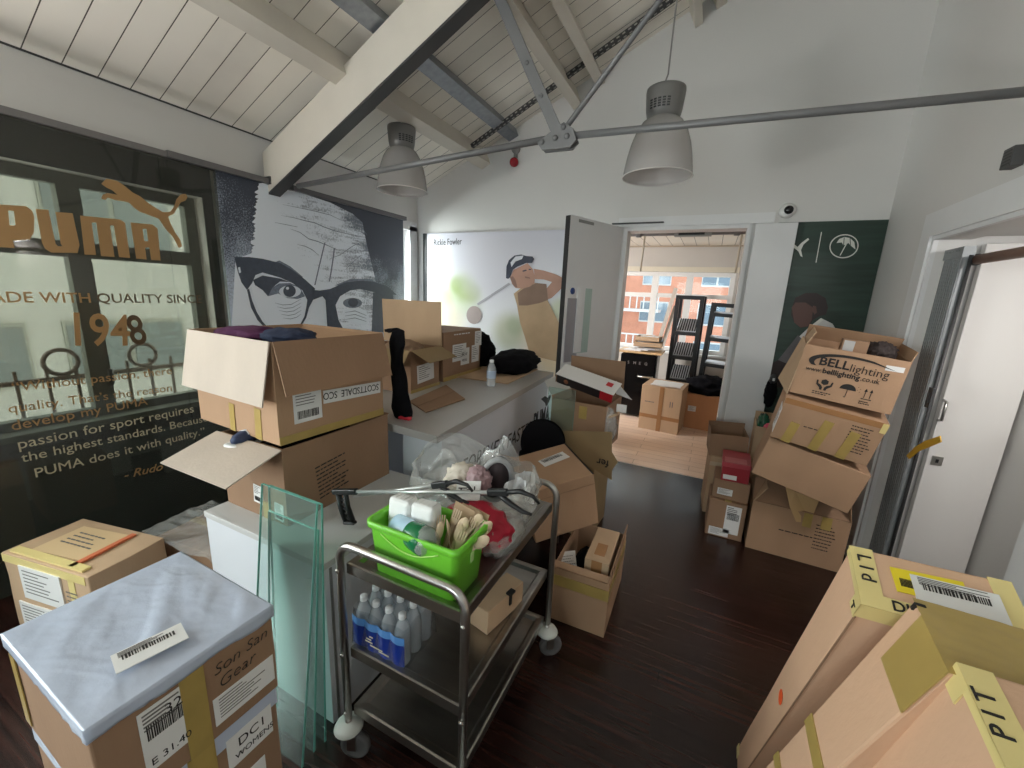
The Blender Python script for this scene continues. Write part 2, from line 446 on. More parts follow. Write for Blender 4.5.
# left wall with three windows
def wall_x(name, x0, x1, ya, yb, z1, holes, m, z0=0.0):
    mb = MB(); ys = sorted({ya, yb, *[h[0] for h in holes], *[h[1] for h in holes]})
    for a, b in zip(ys, ys[1:]):
        hs = [h for h in holes if h[0] <= a and h[1] >= b]
        if not hs: mb.lim((x0, a, z0), (x1, b, z1))
        else:
            h = hs[0]
            if h[2] > z0: mb.lim((x0, a, z0), (x1, b, h[2]))
            if h[3] < z1: mb.lim((x0, a, h[3]), (x1, b, z1))
    return struct(name, mb, m)
def wall_y(name, y0, y1, xa, xb, z1, holes, m, z0=0.0):
    mb = MB(); xs = sorted({xa, xb, *[h[0] for h in holes], *[h[1] for h in holes]})
    for a, b in zip(xs, xs[1:]):
        hs = [h for h in holes if h[0] <= a and h[1] >= b]
        if not hs: mb.lim((a, y0, z0), (b, y1, z1))
        else:
            h = hs[0]
            if h[2] > z0: mb.lim((a, y0, z0), (b, y1, h[2]))
            if h[3] < z1: mb.lim((a, y0, h[3]), (b, y1, z1))
    return struct(name, mb, m)
W1 = (0.36, 1.62, 0.74, 2.06); W2 = (2.30, 3.60, 0.74, 2.16); W3 = (-2.15, -0.15, 0.75, 2.2)
wall_x('wall_left', XL-0.22, XL, YF, YB, EAVE+0.02, [W1, W2, W3], WHITEWALL)
# gable walls: pentagon prisms with openings
def gable(name, y0, y1, holes, m):
    mb = MB()
    ztop = min(roof(XL), roof(XR))
    xs = sorted({XL, XR, XRIDGE, *[h[0] for h in holes], *[h[1] for h in holes]})
    for a, b in zip(xs, xs[1:]):
        hs = [h for h in holes if h[0] <= a and h[1] >= b]
        zs = hs[0][3] if hs else 0
        pts = [(a, y0, zs), (b, y0, zs), (b, y0, roof(b)+0.01), (a, y0, roof(a)+0.01)]
        mb.poly(pts, thick=(y1-y0), n=(0, 1, 0))
        if hs and hs[0][2] > 0: mb.lim((a, y0, 0), (b, y1, hs[0][2]))
    return struct(name, mb, m)
DOOR = (-0.77, 0.19, 0.0, 2.15)
gable('wall_back', YB, YB+0.14, [DOOR], WHITEWALL)
gable('wall_front', YF-0.22, YF, [(-2.1, 0.3, 0.8, 2.3)], WHITEWALL)
RD = (1.775, 2.93, 0.0, 1.915)
wall_x('wall_right', XR, XR+0.12, YF-0.2, YB+0.14, roof(XR)+0.05, [RD], WHITEWALL)
# lobby behind the right doorway
mb = MB(); mb.lim((XR+0.46, 1.3, 0), (XR+0.54, 3.2, 2.1)); struct('wall_lobby', mb, WHITEWALL)
mb = MB(); mb.lim((XR+0.12, 2.93, 0), (XR+0.46, 3.0, 2.0)); struct('wall_lobby_end', mb, WHITEWALL)
mb = MB(); mb.lim((XR+0.12, 1.3, 0), (XR+0.46, 1.38, 2.0)); struct('wall_lobby_near_end', mb, WHITEWALL)
mb = MB(); mb.lim((XR+0.12, 1.3, 1.93), (XR+0.46, 3.0, 2.0)); struct('ceiling_lobby', mb, WHITEWALL)

# boarded ceiling
def boards(name, rgb, pitch_, axis, gap=(86, 78, 70)):
    mt = bpy.data.materials.new(name); mt.use_nodes = True; nt = mt.node_tree; b = nt.nodes['Principled BSDF']
    tc = nt.nodes.new('ShaderNodeTexCoord'); sp = nt.nodes.new('ShaderNodeSeparateXYZ'); nt.links.new(tc.outputs['Object'], sp.inputs[0])
    dv = nt.nodes.new('ShaderNodeMath'); dv.operation = 'DIVIDE'; dv.inputs[1].default_value = pitch_
    nt.links.new(sp.outputs[axis], dv.inputs[0])
    fr = nt.nodes.new('ShaderNodeMath'); fr.operation = 'FRACT'; nt.links.new(dv.outputs[0], fr.inputs[0])
    lt = nt.nodes.new('ShaderNodeMath'); lt.operation = 'LESS_THAN'; lt.inputs[1].default_value = 0.035; nt.links.new(fr.outputs[0], lt.inputs[0])
    fl = nt.nodes.new('ShaderNodeMath'); fl.operation = 'FLOOR'; nt.links.new(dv.outputs[0], fl.inputs[0])
    wn = nt.nodes.new('ShaderNodeTexWhiteNoise'); wn.noise_dimensions = '1D'; nt.links.new(fl.outputs[0], wn.inputs['W'])
    n = nt.nodes.new('ShaderNodeTexNoise'); n.inputs['Scale'].default_value = 3.0; n.inputs['Detail'].default_value = 4; nt.links.new(tc.outputs['Object'], n.inputs['Vector'])
    ad = nt.nodes.new('ShaderNodeMath'); ad.operation = 'ADD'; nt.links.new(wn.outputs['Value'], ad.inputs[0]); nt.links.new(n.outputs['Fac'], ad.inputs[1])
    rp = nt.nodes.new('ShaderNodeValToRGB'); c = s2l(rgb)
    rp.color_ramp.elements[0].position = 0.2; rp.color_ramp.elements[1].position = 1.4/1.6
    rp.color_ramp.elements[0].color = (*[v*0.86 for v in c], 1); rp.color_ramp.elements[1].color = (*[min(1, v*1.05) for v in c], 1)
    nt.links.new(ad.outputs[0], rp.inputs[0])
    mx = nt.nodes.new('ShaderNodeMix'); mx.data_type = 'RGBA'; nt.links.new(lt.outputs[0], mx.inputs[0]); nt.links.new(rp.outputs[0], mx.inputs[6])
    mx.inputs[7].default_value = (*s2l(gap), 1); nt.links.new(mx.outputs[2], b.inputs['Base Color'])
    b.inputs['Roughness'].default_value = 0.5
    bp = nt.nodes.new('ShaderNodeBump'); bp.inputs['Strength'].default_value = 0.6; bp.inputs['Distance'].default_value = 0.01; bp.invert = True
    nt.links.new(lt.outputs[0], bp.inputs['Height']); nt.links.new(bp.outputs[0], b.inputs['Normal'])
    return mt
CEILB = boards('white_painted_boards', (238, 231, 220), 0.132, 1)
mb = MB()
y0, y1 = YF-0.2, YB
mb.poly([(XL-0.25, y0, roof(XL-0.25)), (XL-0.25, y1, roof(XL-0.25)), (XRIDGE, y1, roof(XRIDGE)), (XRIDGE, y0, roof(XRIDGE))], thick=0.06, n=(0, 0, 1))
mb.poly([(XRIDGE, y0, roof(XRIDGE)), (XRIDGE, y1, roof(XRIDGE)), (XR+0.15, y1, roof(XR+0.15)), (XR+0.15, y0, roof(XR+0.15))], thick=0.06, n=(0, 0, 1))
struct('ceiling', mb, CEILB)
mb = MB(); mb.lim((XL, YF, EAVE-0.006), (XL+0.006, YB, EAVE+0.004)); struct('trim_1', mb, STEELDARK)

# purlins along the roof
def purlin(name, x, wd, h, m, y0=YF, y1=YB-0.002, label=None):
    z = roof(x)
    mb = MB(); M = Matrix.Translation((x, 0, z)) @ Matrix.Rotation(-math.atan(SL), 4, 'Y')
    mb.box((0, (y0+y1)/2, -h/2-0.004), (wd, y1-y0, h), M)
    return struct(name, mb, m)
purlin('trim_2', -2.22, 0.10, 0.15, CREAMPAINT)
purlin('trim_3', -1.90, 0.10, 0.07, mat('galvanised_channel', (150, 154, 160), 0.4, metal=0.6, var=0.12, scale=25))
purlin('trim_4', -1.33, 0.075, 0.15, CREAMPAINT)
purlin('trim_5', -1.12, 0.07, 0.10, CREAMPAINT)
purlin('trim_6', -0.42, 0.055, 0.13, CREAMPAINT)
purlin('trim_7', -0.27, 0.07, 0.10, CREAMPAINT)

# roof truss: rafter, tie rods, struts and node plate are one steel frame
YT = 2.1
truss = thing('roof_truss', 'cream and dark steel roof truss with thin tie rods crossing the room', 'roof truss', (-2.9, YT, 2.3))
def L(p): return Vector(p)-Vector((-2.9, YT, 2.3))
sl2 = 0.485
def tz(x): return 2.505+sl2*(x+2.77)      # top of rafter
mb = MB()
def chord(mb, y0, y1, zo0, zo1, xa=-2.93, xb=0.15):
    a = [L((xa, y0, tz(xa)+zo0)), L((xb, y0, tz(xb)+zo0)), L((xb, y0, tz(xb)+zo1)), L((xa, y0, tz(xa)+zo1))]
    mb.poly(a, thick=y1-y0, n=(0, 1, 0))
chord(mb, 2.0, 2.06, -0.27, 0.0)
mb.build('rafter_board', CREAMPAINT, truss, label='cream painted face of the rafter')
mb = MB(); chord(mb, 2.0, 2.085, -0.285, -0.272); chord(mb, 2.065, 2.08, -0.272, -0.02)
mb.build('rafter_flange', STEELDARK, truss, label='dark grey steel underside of the rafter')
node = PY(559, 137, YT)
def rod(pts, r, name='tie_rod'):
    b = MB(); b.tube([L(p) for p in pts], r); b.build(name, STEELGREY, truss)
foot = PY(298, 186, YT)
rod([foot, node], 0.017); rod([node, PY(1024, 92, YT)+(PY(1024, 92, YT)-node)*0.1], 0.016)
up2 = PY(660, 0, YT); rod([node, node+(up2-node)*2.2], 0.013)
stp = PY(500, 0, YT); b = MB(); dv = (stp-node).normalized(); sd = dv.cross(Vector((0, 1, 0))).normalized()
a = node; e = node+dv*1.0
b.poly([L(a-sd*0.027), L(a+sd*0.027), L(e+sd*0.027), L(e-sd*0.027)], thick=0.02, n=(0, 1, 0))
for k in (0.25, 0.45): b.lathe([(0, 0.006), (0.011, 0.004), (0.011, 0)], 8, Matrix.Translation(L(a+dv*k*0.9+Vector((0, -0.001, 0)))) @ Matrix.Rotation(R(90), 4, 'X'))
b.build('strut', STEELGREY, truss)
pl = [PY(x, y, YT-0.025) for x, y in ((537, 143), (542, 150), (570, 147), (576, 140), (573, 128), (564, 122), (557, 126))]
b = MB(); b.poly([L(p) for p in pl], thick=0.012, n=(0, 1, 0)); b.poly([L(p+Vector((0, 0.038, 0))) for p in pl], thick=0.012, n=(0, 1, 0))
b.build('node_plate', STEELGREY, truss)
for x, y in ((542, 142), (555.5, 138), (563.5, 127), (567, 136)):
    b = MB(); p = PY(x, y, YT-0.026); b.lathe([(0, 0.012), (0.012, 0.010), (0.014, 0)], 6, Matrix.Translation(L(p)) @ Matrix.Rotation(R(90), 4, 'X'))
    b.build('bolt', STEELGREY, truss)
b = MB(); b.lim(L((-3.0, 1.99, 2.22)), L((-2.86, 2.17, 2.27))); b.build('foot_bracket', STEELDARK, truss)

# perforated cable rail under the purlins
pa = PY(469, 150, 3.45); pb = PY(674, 0, 3.45); e = pb+(pb-pa)*0.15
rl = thing('cable_rail', 'dark perforated metal cable rail sloping under the boarded ceiling', 'cable rail', pa)
b = MB(); dv = (e-pa).normalized(); sd = Vector((0, 1, 0)); Mr = frame((0, 0, 0), dv, sd)
ln = (e-pa).length
b.box((ln/2, 0, 0), (ln, 0.035, 0.006), Mr); b.box((ln/2, -0.016, 0.012), (ln, 0.004, 0.03), Mr); b.box((ln/2, 0.016, 0.012), (ln, 0.004, 0.03), Mr)
b.build('rail_channel', STEELDARK, rl)
b = MB(); k = 0.03
while k < ln-0.03: b.box((k, 0, -0.0035), (0.022, 0.012, 0.002), Mr); b.box((k, -0.0185, 0.012), (0.022, 0.002, 0.01), Mr); k += 0.045
b.build('slots', mat('pale_slot', (168, 165, 160), 0.5), rl)

# ------------------------------------------------------------------ windows of the left wall
FRAMEGREY = mat('window_frame_grey', (104, 108, 100), 0.5)
FRAMEWHITE = mat('window_frame_white', (226, 224, 220), 0.45)
def window_x(name, hole, m, mull, transom):
    ya, yb, za, zb = hole; x = XL-0.12
    fr = struct(name, MB().lim((x-0.03, ya, za), (x+0.03, ya+0.06, zb)).lim((x-0.03, yb-0.06, za), (x+0.03, yb, zb))
                .lim((x-0.03, ya+0.06, zb-0.06), (x+0.03, yb-0.06, zb)).lim((x-0.03, ya+0.06, za), (x+0.03, yb-0.06, za+0.07)), m)
    for y in mull: MB().lim((x-0.03, y-0.045, za+0.07), (x+0.035, y+0.045, zb-0.06)).build('mullion', m, fr)
    if transom: MB().lim((x-0.026, ya+0.06, transom-0.04), (x+0.03, yb-0.06, transom+0.04)).build('transom', m, fr)
    MB().lim((x-0.004, ya+0.06, za+0.07), (x+0.004, yb-0.06, zb-0.06)).build('pane', WINDOWGLASS, fr)
    MB().lim((XL-0.09, ya, za-0.005), (XL+0.02, yb, za+0.025)).build('sill', m, fr)
    return fr
wf = window_x('window_1', W1, FRAMEGREY, [1.03], 1.68)
h = MB(); h.tube([(XL-0.08, 1.06, 0.93), (XL-0.055, 1.06, 0.95), (XL-0.05, 1.06, 1.03)], 0.012); h.build('handle', BLACK, wf)
window_x('window_2', W2, FRAMEWHITE, [2.95, 3.32], 1.68)
window_x('window_3', W3, FRAMEWHITE, [-1.15], None)
mb = MB(); mb.lim((XL, 3.60, 0.7), (XL+0.02, 3.72, 2.2)).lim((XL, 2.0, 2.16), (XL+0.02, 3.72, 2.25)); struct('trim_8', mb, WHITEGLOSS)
# unlit wall round the window behind the display glass, its shade painted dark
mb = MB()
DARKWALL = mat('unlit_wall_teal', (26, 33, 34), 0.6)
for a in (((XL, W1[0], 0.0), (XL+0.006, W1[1], W1[2]-0.01)), ((XL, W1[0], W1[3]), (XL+0.006, W1[1], 2.24)), ((XL, W1[1], 0.0), (XL+0.006, 1.68, 2.24)), ((XL, 0.1, 0.0), (XL+0.006, W1[0], 2.24))):
    mb.lim(*a)
struct('trim_9', mb, DARKWALL)
# unseen front window added to light the near box faces, with its glass
mb = MB()
for a in (((-2.1, YF-0.14, 0.8), (-2.04, YF-0.08, 2.3)), ((0.24, YF-0.14, 0.8), (0.3, YF-0.08, 2.3)), ((-2.1, YF-0.14, 2.24), (0.3, YF-0.08, 2.3)), ((-2.1, YF-0.14, 0.8), (0.3, YF-0.08, 0.86)), ((-0.93, YF-0.14, 0.8), (-0.87, YF-0.08, 2.3))): mb.lim(*a)
fr = struct('window_4', mb, FRAMEWHITE); MB().lim((-2.04, YF-0.115, 0.86), (0.24, YF-0.108, 2.24)).build('pane', WINDOWGLASS, fr)

# ------------------------------------------------------------------ far room
YW = 6.6
CREAMWALL = mat('cream_far_wall', (184, 178, 170), 0.7, var=0.02)
FW = (-1.36, 0.235, 0.80, 1.97)
wall_y('wall_far_room', YW, YW+0.2, -3.6, 0.95, 2.95, [FW], CREAMWALL)
wall_x('wall_far_room_left', -3.7, -3.6, YB+0.14, YW+0.2, 2.95, [], CREAMWALL)
wall_x('wall_far_room_right', 0.85, 0.95, YB+0.14, YW, 2.95, [], CREAMWALL)
mb = MB(); mb.lim((-3.6, YB+0.14, 2.335), (0.95, YW, 2.40)); struct('ceiling_far_room', mb, boards('far_ceiling_boards', (226, 218, 206), 0.16, 0))
mb = MB()
for a in (((FW[0], YW+0.05, FW[2]), (FW[0]+0.05, YW+0.12, FW[3])), ((FW[1]-0.06, YW+0.05, FW[2]), (FW[1], YW+0.12, FW[3])), ((FW[0]+0.05, YW+0.05, FW[3]-0.06), (FW[1]-0.06, YW+0.12, FW[3])), ((FW[0]+0.05, YW+0.05, FW[2]), (FW[1]-0.06, YW+0.12, FW[2]+0.06))): mb.lim(*a)
fr = struct('window_5', mb, FRAMEWHITE)
for x in (-0.83, -0.35): MB().lim((x-0.045, YW+0.045, FW[2]+0.06), (x+0.045, YW+0.132, FW[3]-0.06)).build('mullion', FRAMEWHITE, fr)
MB().lim((FW[0]+0.05, YW+0.055, 1.60), (FW[1]-0.06, YW+0.125, 1.66)).build('transom', FRAMEWHITE, fr)
MB().lim((FW[0], YW+0.09, FW[2]), (FW[1], YW+0.098, FW[3])).build('pane', WINDOWGLASS, fr)
MB().lim((FW[0]-0.05, YW-0.06, FW[2]-0.03), (FW[1]+0.05, YW+0.06, FW[2])).build('sill', FRAMEWHITE, fr)
mb = MB(); mb.lim((FW[0]-0.1, YW-0.03, FW[3]), (FW[1]+0.1, YW, FW[3]+0.07)); struct('trim_10', mb, mat('beige_trim', (205, 196, 176), 0.6))
mb = MB(); mb.lim((-3.5, YW-0.02, 2.315), (0.85, YW, 2.334)); struct('trim_11', mb, mat('taupe_trim', (160, 146, 126), 0.6))

# doorway lining, header and both leaves
mb = MB(); mb.lim((DOOR[0]-0.0, YB-0.01, 0), (DOOR[0]+0.03, YB+0.15, 2.149)).lim((DOOR[1]-0.03, YB-0.01, 0), (DOOR[1], YB+0.15, 2.15)).lim((DOOR[0]+0.03, YB-0.01, 2.12), (DOOR[1]-0.03, YB+0.15, 2.15))
struct('trim_12', mb, WHITEGLOSS)
mb = MB(); mb.lim((DOOR[0]-0.05, YB-0.025, 2.15), (0.33, YB, 2.225)); struct('trim_13', mb, WHITEGLOSS)
mb = MB(); mb.lim((DOOR[0]-0.10, YB-0.06, 2.172), (-0.45, YB-0.025, 2.180)); struct('trim_14', mb, STEELDARK)
# narrow leaf folded flat back against the wall
dr = struct('door_1', MB().box(((0.21+0.475)/2, YB-0.055, 1.075), (0.265, 0.044, 2.13), bevel=0.003), WHITEGLOSS)
# wide leaf standing open into the room
hg = Vector((-0.775, YB-0.03, 0)); fe = Vector((-1.035, 3.07, 0)); du = (fe-hg).normalized(); wl = (fe-hg).length
nrm = Vector((-du.y, du.x, 0))
if nrm.x < 0: nrm = -nrm
Md = frame(hg, du, (0, 0, 1))
sgn = 1 if Md.col[2].xyz.dot(nrm) > 0 else -1
dl = struct('door_2', MB().box((wl/2, 1.075, -sgn*0.022), (wl, 2.14, 0.044), Md, bevel=0.003), WHITEGLOSS)
def leafpt(x, y):
    p = PP(x, y, hg, nrm); return (p-hg).dot(du), p.z
def leafbox(name, x0, y0, x1, y1, m, th=0.004):
    (u0, v0), (u1, v1) = leafpt(x0, y0), leafpt(x1, y1)
    return MB().box(((u0+u1)/2, (v0+v1)/2, sgn*th/2), (abs(u1-u0), abs(v1-v0), th), Md).build(name, m, dl)
MB().box((wl+0.0015, 1.075, -sgn*0.022), (0.003, 2.13, 0.044), Md).build('edge_strip', mat('dark_door_edge', (48, 46, 46), 0.5), dl)
leafbox('vision_panel', 579.5, 288, 586.5, 352, mat('vision_glass', (176, 196, 190), 0.08, spec=0.8), 0.006)
leafbox('vision_beading', 577.5, 287, 579.5, 352, WHITEGLOSS, 0.012)
leafbox('push_plate', 567.5, 298, 575.5, 361, mat('aluminium_plate', (176, 176, 184), 0.35, metal=0.7), 0.004)
leafbox('door_sign_plate', 579, 219, 593.5, 225.5, mat('grey_sign', (140, 138, 136), 0.5), 0.004)
(u, v) = leafpt(572.5, 291)
MB().lathe([(0, 0.004), (0.026, 0.004), (0.026, 0)], 24, Md @ Matrix.Translation((u, v, 0)) @ Matrix.Diagonal((1, 1, sgn, 1))).build('round_sign', mat('blue_sign', (44, 70, 130), 0.4), dl)

# right doorway casing
mb = MB()
mb.lim((XR-0.02, RD[1], 0), (XR, RD[1]+0.17, RD[3]+0.15)).lim((XR-0.02, RD[0], RD[3]), (XR, RD[1], RD[3]+0.15)).lim((XR-0.02, RD[0]-0.17, 0), (XR, RD[0], RD[3]+0.15))
mb.lim((XR-0.032, RD[1]+0.02, 0), (XR-0.02, RD[1]+0.045, RD[3]+0.02)).lim((XR-0.032, RD[0]-0.045, RD[3]+0.02), (XR-0.02, RD[1]+0.045, RD[3]+0.045))
struct('trim_15', mb, WHITEGLOSS)
dl3 = struct('door_3', MB().box((XR+0.30, 2.895, 0.95), (0.28, 0.04, 1.88), bevel=0.003), mat('off_white_door', (228, 224, 220), 0.45))
# D handle and keyhole plate on it
h = MB(); yy = 2.875
pt = PY(945, 412, 2.83)
h.tube([(pt.x, yy, pt.z+0.055), (pt.x, yy-0.035, pt.z+0.05), (pt.x, yy-0.035, pt.z-0.05), (pt.x, yy, pt.z-0.055)], 0.007); h.build('handle', STAIN, dl3)
pt = PY(937, 461, 2.87); h = MB(); h.use(STAIN); h.box((pt.x, yy-0.003, pt.z), (0.045, 0.005, 0.05)); h.use(BLACK); h.box((pt.x, yy-0.006, pt.z), (0.012, 0.002, 0.02))
h.build('keyhole_plate', None, dl3)

# outdoor buildings seen through the windows
def facade(name, origin, ux, wd, ht, wall, wins, kind_label, cat, frame_m, glass_m, depth=4.0):
    t = thing(name, kind_label, cat, origin)
    ux = Vector(ux); nrm = ux.cross(Vector((0, 0, 1))); M = frame((0, 0, 0), ux, (0, 0, 1))
    MB().box((wd/2, ht/2, -depth/2), (wd, ht, depth), M).build('wall', wall, t)
    for (u, v, a, b) in wins:
        f = MB().box((u+a/2, v+b/2, 0.01), (a, b, 0.06), M).build('window', frame_m, t)
        g = MB()
        n = max(1, round(a/0.8))
        for i in range(n):
            g.box((u+a*(i+0.5)/n, v+b/2, 0.05), (a/n-0.08, b-0.14, 0.02), M)
        g.build('pane', glass_m, f)
    return t
BRICK = mat('orange_red_brick', (222, 152, 124), 0.8, var=0.12, scale=3)
GLASSBLUE = mat('bluish_window_glass', (120, 138, 152), 0.15, var=0.1, scale=2, spec=0.7)
wins = []
for r in range(7):
    for c in range(9): wins.append((1.0+c*2.6, 0.7+r*1.75, 1.3, 1.0))
bl = facade('brick_building', (-12.0, 21.0, -7.2), (1, 0, 0), 24.0, 12.2, BRICK, wins, 'orange brick apartment block seen through the far room window', 'building', FRAMEWHITE, GLASSBLUE)
mb = MB(); mb.lim((-0.2, -0.3, 11.0), (24.2, 0.3, 12.3)); mb.build('top_floor_band', mat('pale_blue_render', (190, 200, 212), 0.6), bl)
for k in range(5):
    b = MB(); b.lim((7.2+0, -1.3, 1.2+1.75*k), (9.8, 0, 1.32+1.75*k)); 
    for q in range(9): b.lim((7.25+q*0.31, -1.28, 1.3+1.75*k), (7.30+q*0.31, -1.24, 1.9+1.75*k))
    b.lim((7.2, -1.3, 1.88+1.75*k), (9.8, -1.22, 1.94+1.75*k)); b.build('balcony', FRAMEWHITE, bl)
OFFICE = mat('pale_office_cladding', (216, 214, 204), 0.6, var=0.05, scale=1)
wins = []
for r in range(4):
    for c in range(7): wins.append((0.4+c*2.1, 0.6+r*2.2, 1.7, 1.0))
facade('office_building', (-9.5, -6.0, -3.0), (0, 1, 0), 16.0, 9.0, OFFICE, wins, 'pale office block with window bands seen through tinted display glass', 'building', mat('office_frame', (176, 176, 162), 0.5), mat('office_glass', (138, 146, 142), 0.2, spec=0.6))
rail = thing('railing', 'iron railing with ring ornaments outside the window behind tinted glass', 'railing', (XL-0.5, 0.2, 0.50))
b = MB(); IRON = mat('weathered_iron', (96, 84, 74), 0.6)
for z in (0.08, 0.42): b.lim((-0.012, -0.2, z), (0.012, 2.2, z+0.025))
for k in range(19): b.lim((-0.007, -0.15+k*0.125, 0.0), (0.007, -0.136+k*0.125, 0.5))
b.build('bars', IRON, rail)
for k in range(6):
    b = MB(); b.tube([(0, 0.0+k*0.4+0.075*math.cos(a*math.pi/10), 0.53+0.075*math.sin(a*math.pi/10)) for a in range(21)], 0.012, 8); b.build('ring', IRON, rail)

# ================================================================== DISPLAY PANEL, POSTERS
XP = -2.90
PANEL_L, PANEL_M, PANEL_R, PTOP = 0.16, 1.662, 3.40, 2.222
gp = thing('display_glass_panel', 'tall tinted glass display panel with gold lettering and leaping cat in front of the window', 'display panel', (XP, 0.9, 0))
def Lg(p): return Vector(p)-Vector((XP, 0.9, 0))
b = MB(); b.lim(Lg((XP-0.012, PANEL_L, 0.0)), Lg((XP, 1.36, PTOP))).lim(Lg((XP-0.012, 1.364, 0.0)), Lg((XP, PANEL_M-0.002, PTOP))); b.build('glass_sheet', TINT, gp)
b = MB(); b.lim(Lg((XP-0.014, PANEL_L, 0.0)), Lg((XP-0.0125, PANEL_M-0.004, 0.66))); b.build('dark_backing_film', mat('black_teal_film', (78, 96, 102), 0.3), gp, label='black teal film behind the lower glass')
EPS = 0.0015
def PG(x, y): return Lg(PX(x, y, XP+EPS))
def Z5(x, y): return PG(x/4, 160+y/4)
def polyg(mb, pts, m, f, n=(1, 0, 0), th=0.001):
    mb.use(m); mb.poly([f(*p) for p in pts], thick=th, n=n)
# leaping cat (traced as its own outline lying on the glass)
cat = [(405, 95), (425, 75), (445, 78), (470, 84), (500, 105), (530, 130), (560, 145), (590, 170), (620, 190), (650, 208), (680, 208), (697, 185), (705, 158), (722, 138), (742, 135), (750, 148), (742, 162), (722, 170), (710, 190), (695, 215), (672, 226), (680, 250), (700, 290), (720, 318), (728, 345), (715, 352), (704, 330), (690, 305), (665, 280), (648, 255), (635, 235), (600, 222), (560, 208), (535, 190), (515, 170), (490, 165), (460, 160), (430, 150), (420, 160), (405, 155), (412, 138), (430, 133), (455, 136), (470, 140), (450, 122), (425, 110)]
b = MB(); polyg(b, cat, GOLD, Z5); b.build('leaping_cat', GOLD, gp, label='gold leaping cat emblem')
b = MB()
for pc in ([(-60, 175), (30, 180), (38, 262), (58, 352), (-60, 345)], [(30, 180), (105, 185), (128, 203), (55, 204), (32, 202)], [(55, 204), (128, 203), (137, 228), (135, 290), (118, 318), (62, 262)], [(38, 262), (62, 262), (118, 318), (58, 322), (50, 318)],
           [(142, 196), (193, 199), (222, 335), (232, 345), (250, 345), (243, 335), (222, 208), (290, 213), (318, 340), (310, 372), (205, 370), (180, 355), (168, 330)],
           [(320, 222), (480, 238), (500, 252), (520, 392), (476, 388), (455, 262), (440, 262), (458, 388), (404, 384), (385, 250), (366, 250), (384, 380), (338, 378)],
           [(522, 250), (570, 275), (577, 325), (580, 350), (586, 398), (545, 394)], [(522, 250), (610, 258), (630, 275), (586, 276), (570, 275)], [(586, 276), (630, 275), (642, 402), (605, 400), (597, 350), (593, 325)], [(577, 325), (593, 325), (597, 350), (580, 350)]):
    polyg(b, pc, GOLD, Z5)
b.build('wordmark', GOLD, gp)
UP = (0, 0, 1)
def gtext(name, body, p0, p1, m, **k):
    mb = MB(); text_fit(mb, body, PG(*p0), PG(*p1), UP, m, **k); return mb.build(name, None, gp)
DARKGOLD = mat('dark_bronze_vinyl', (96, 76, 54), 0.4, metal=0.2)
gtext('lettering', 'MADE WITH', (-28, 302.3), (91, 302.6), GOLD, bold=0.006)
gtext('lettering', 'QUALITY SINCE', (98, 302.6), (202, 303), DARKGOLD, bold=0.006)
gtext('lettering', '194', (76, 345), (130, 345), GOLD, height=0.163, bold=0.012)
gtext('lettering', '8', (133, 345), (148, 342.5), DARKGOLD, height=0.160, bold=0.012)
QT = mat('quote_vinyl', (188, 178, 150), 0.5)
gtext('quotation', '\u201cWithout passion, there', (13, 392), (172, 374), GOLD, shear=0.0)
gtext('quotation', 'quality. That\u2019s the reason', (9, 413), (172, 391), GOLD)
gtext('quotation', 'develop my PUMA', (12.5, 430.5), (148, 404.5), GOLD)
gtext('quotation', 'passion for sport requires', (19, 449), (194, 412), QT)
gtext('quotation', 'the highest standards. Because', (22, 462.5), (208, 421), QT)
gtext('quotation', 'PUMA does it with quality.\u201d', (36, 477.5), (205, 434), QT)
gtext('quotation', '- Rudo', (124, 479), (162, 470), GOLD, shear=0.3, bold=0.006)
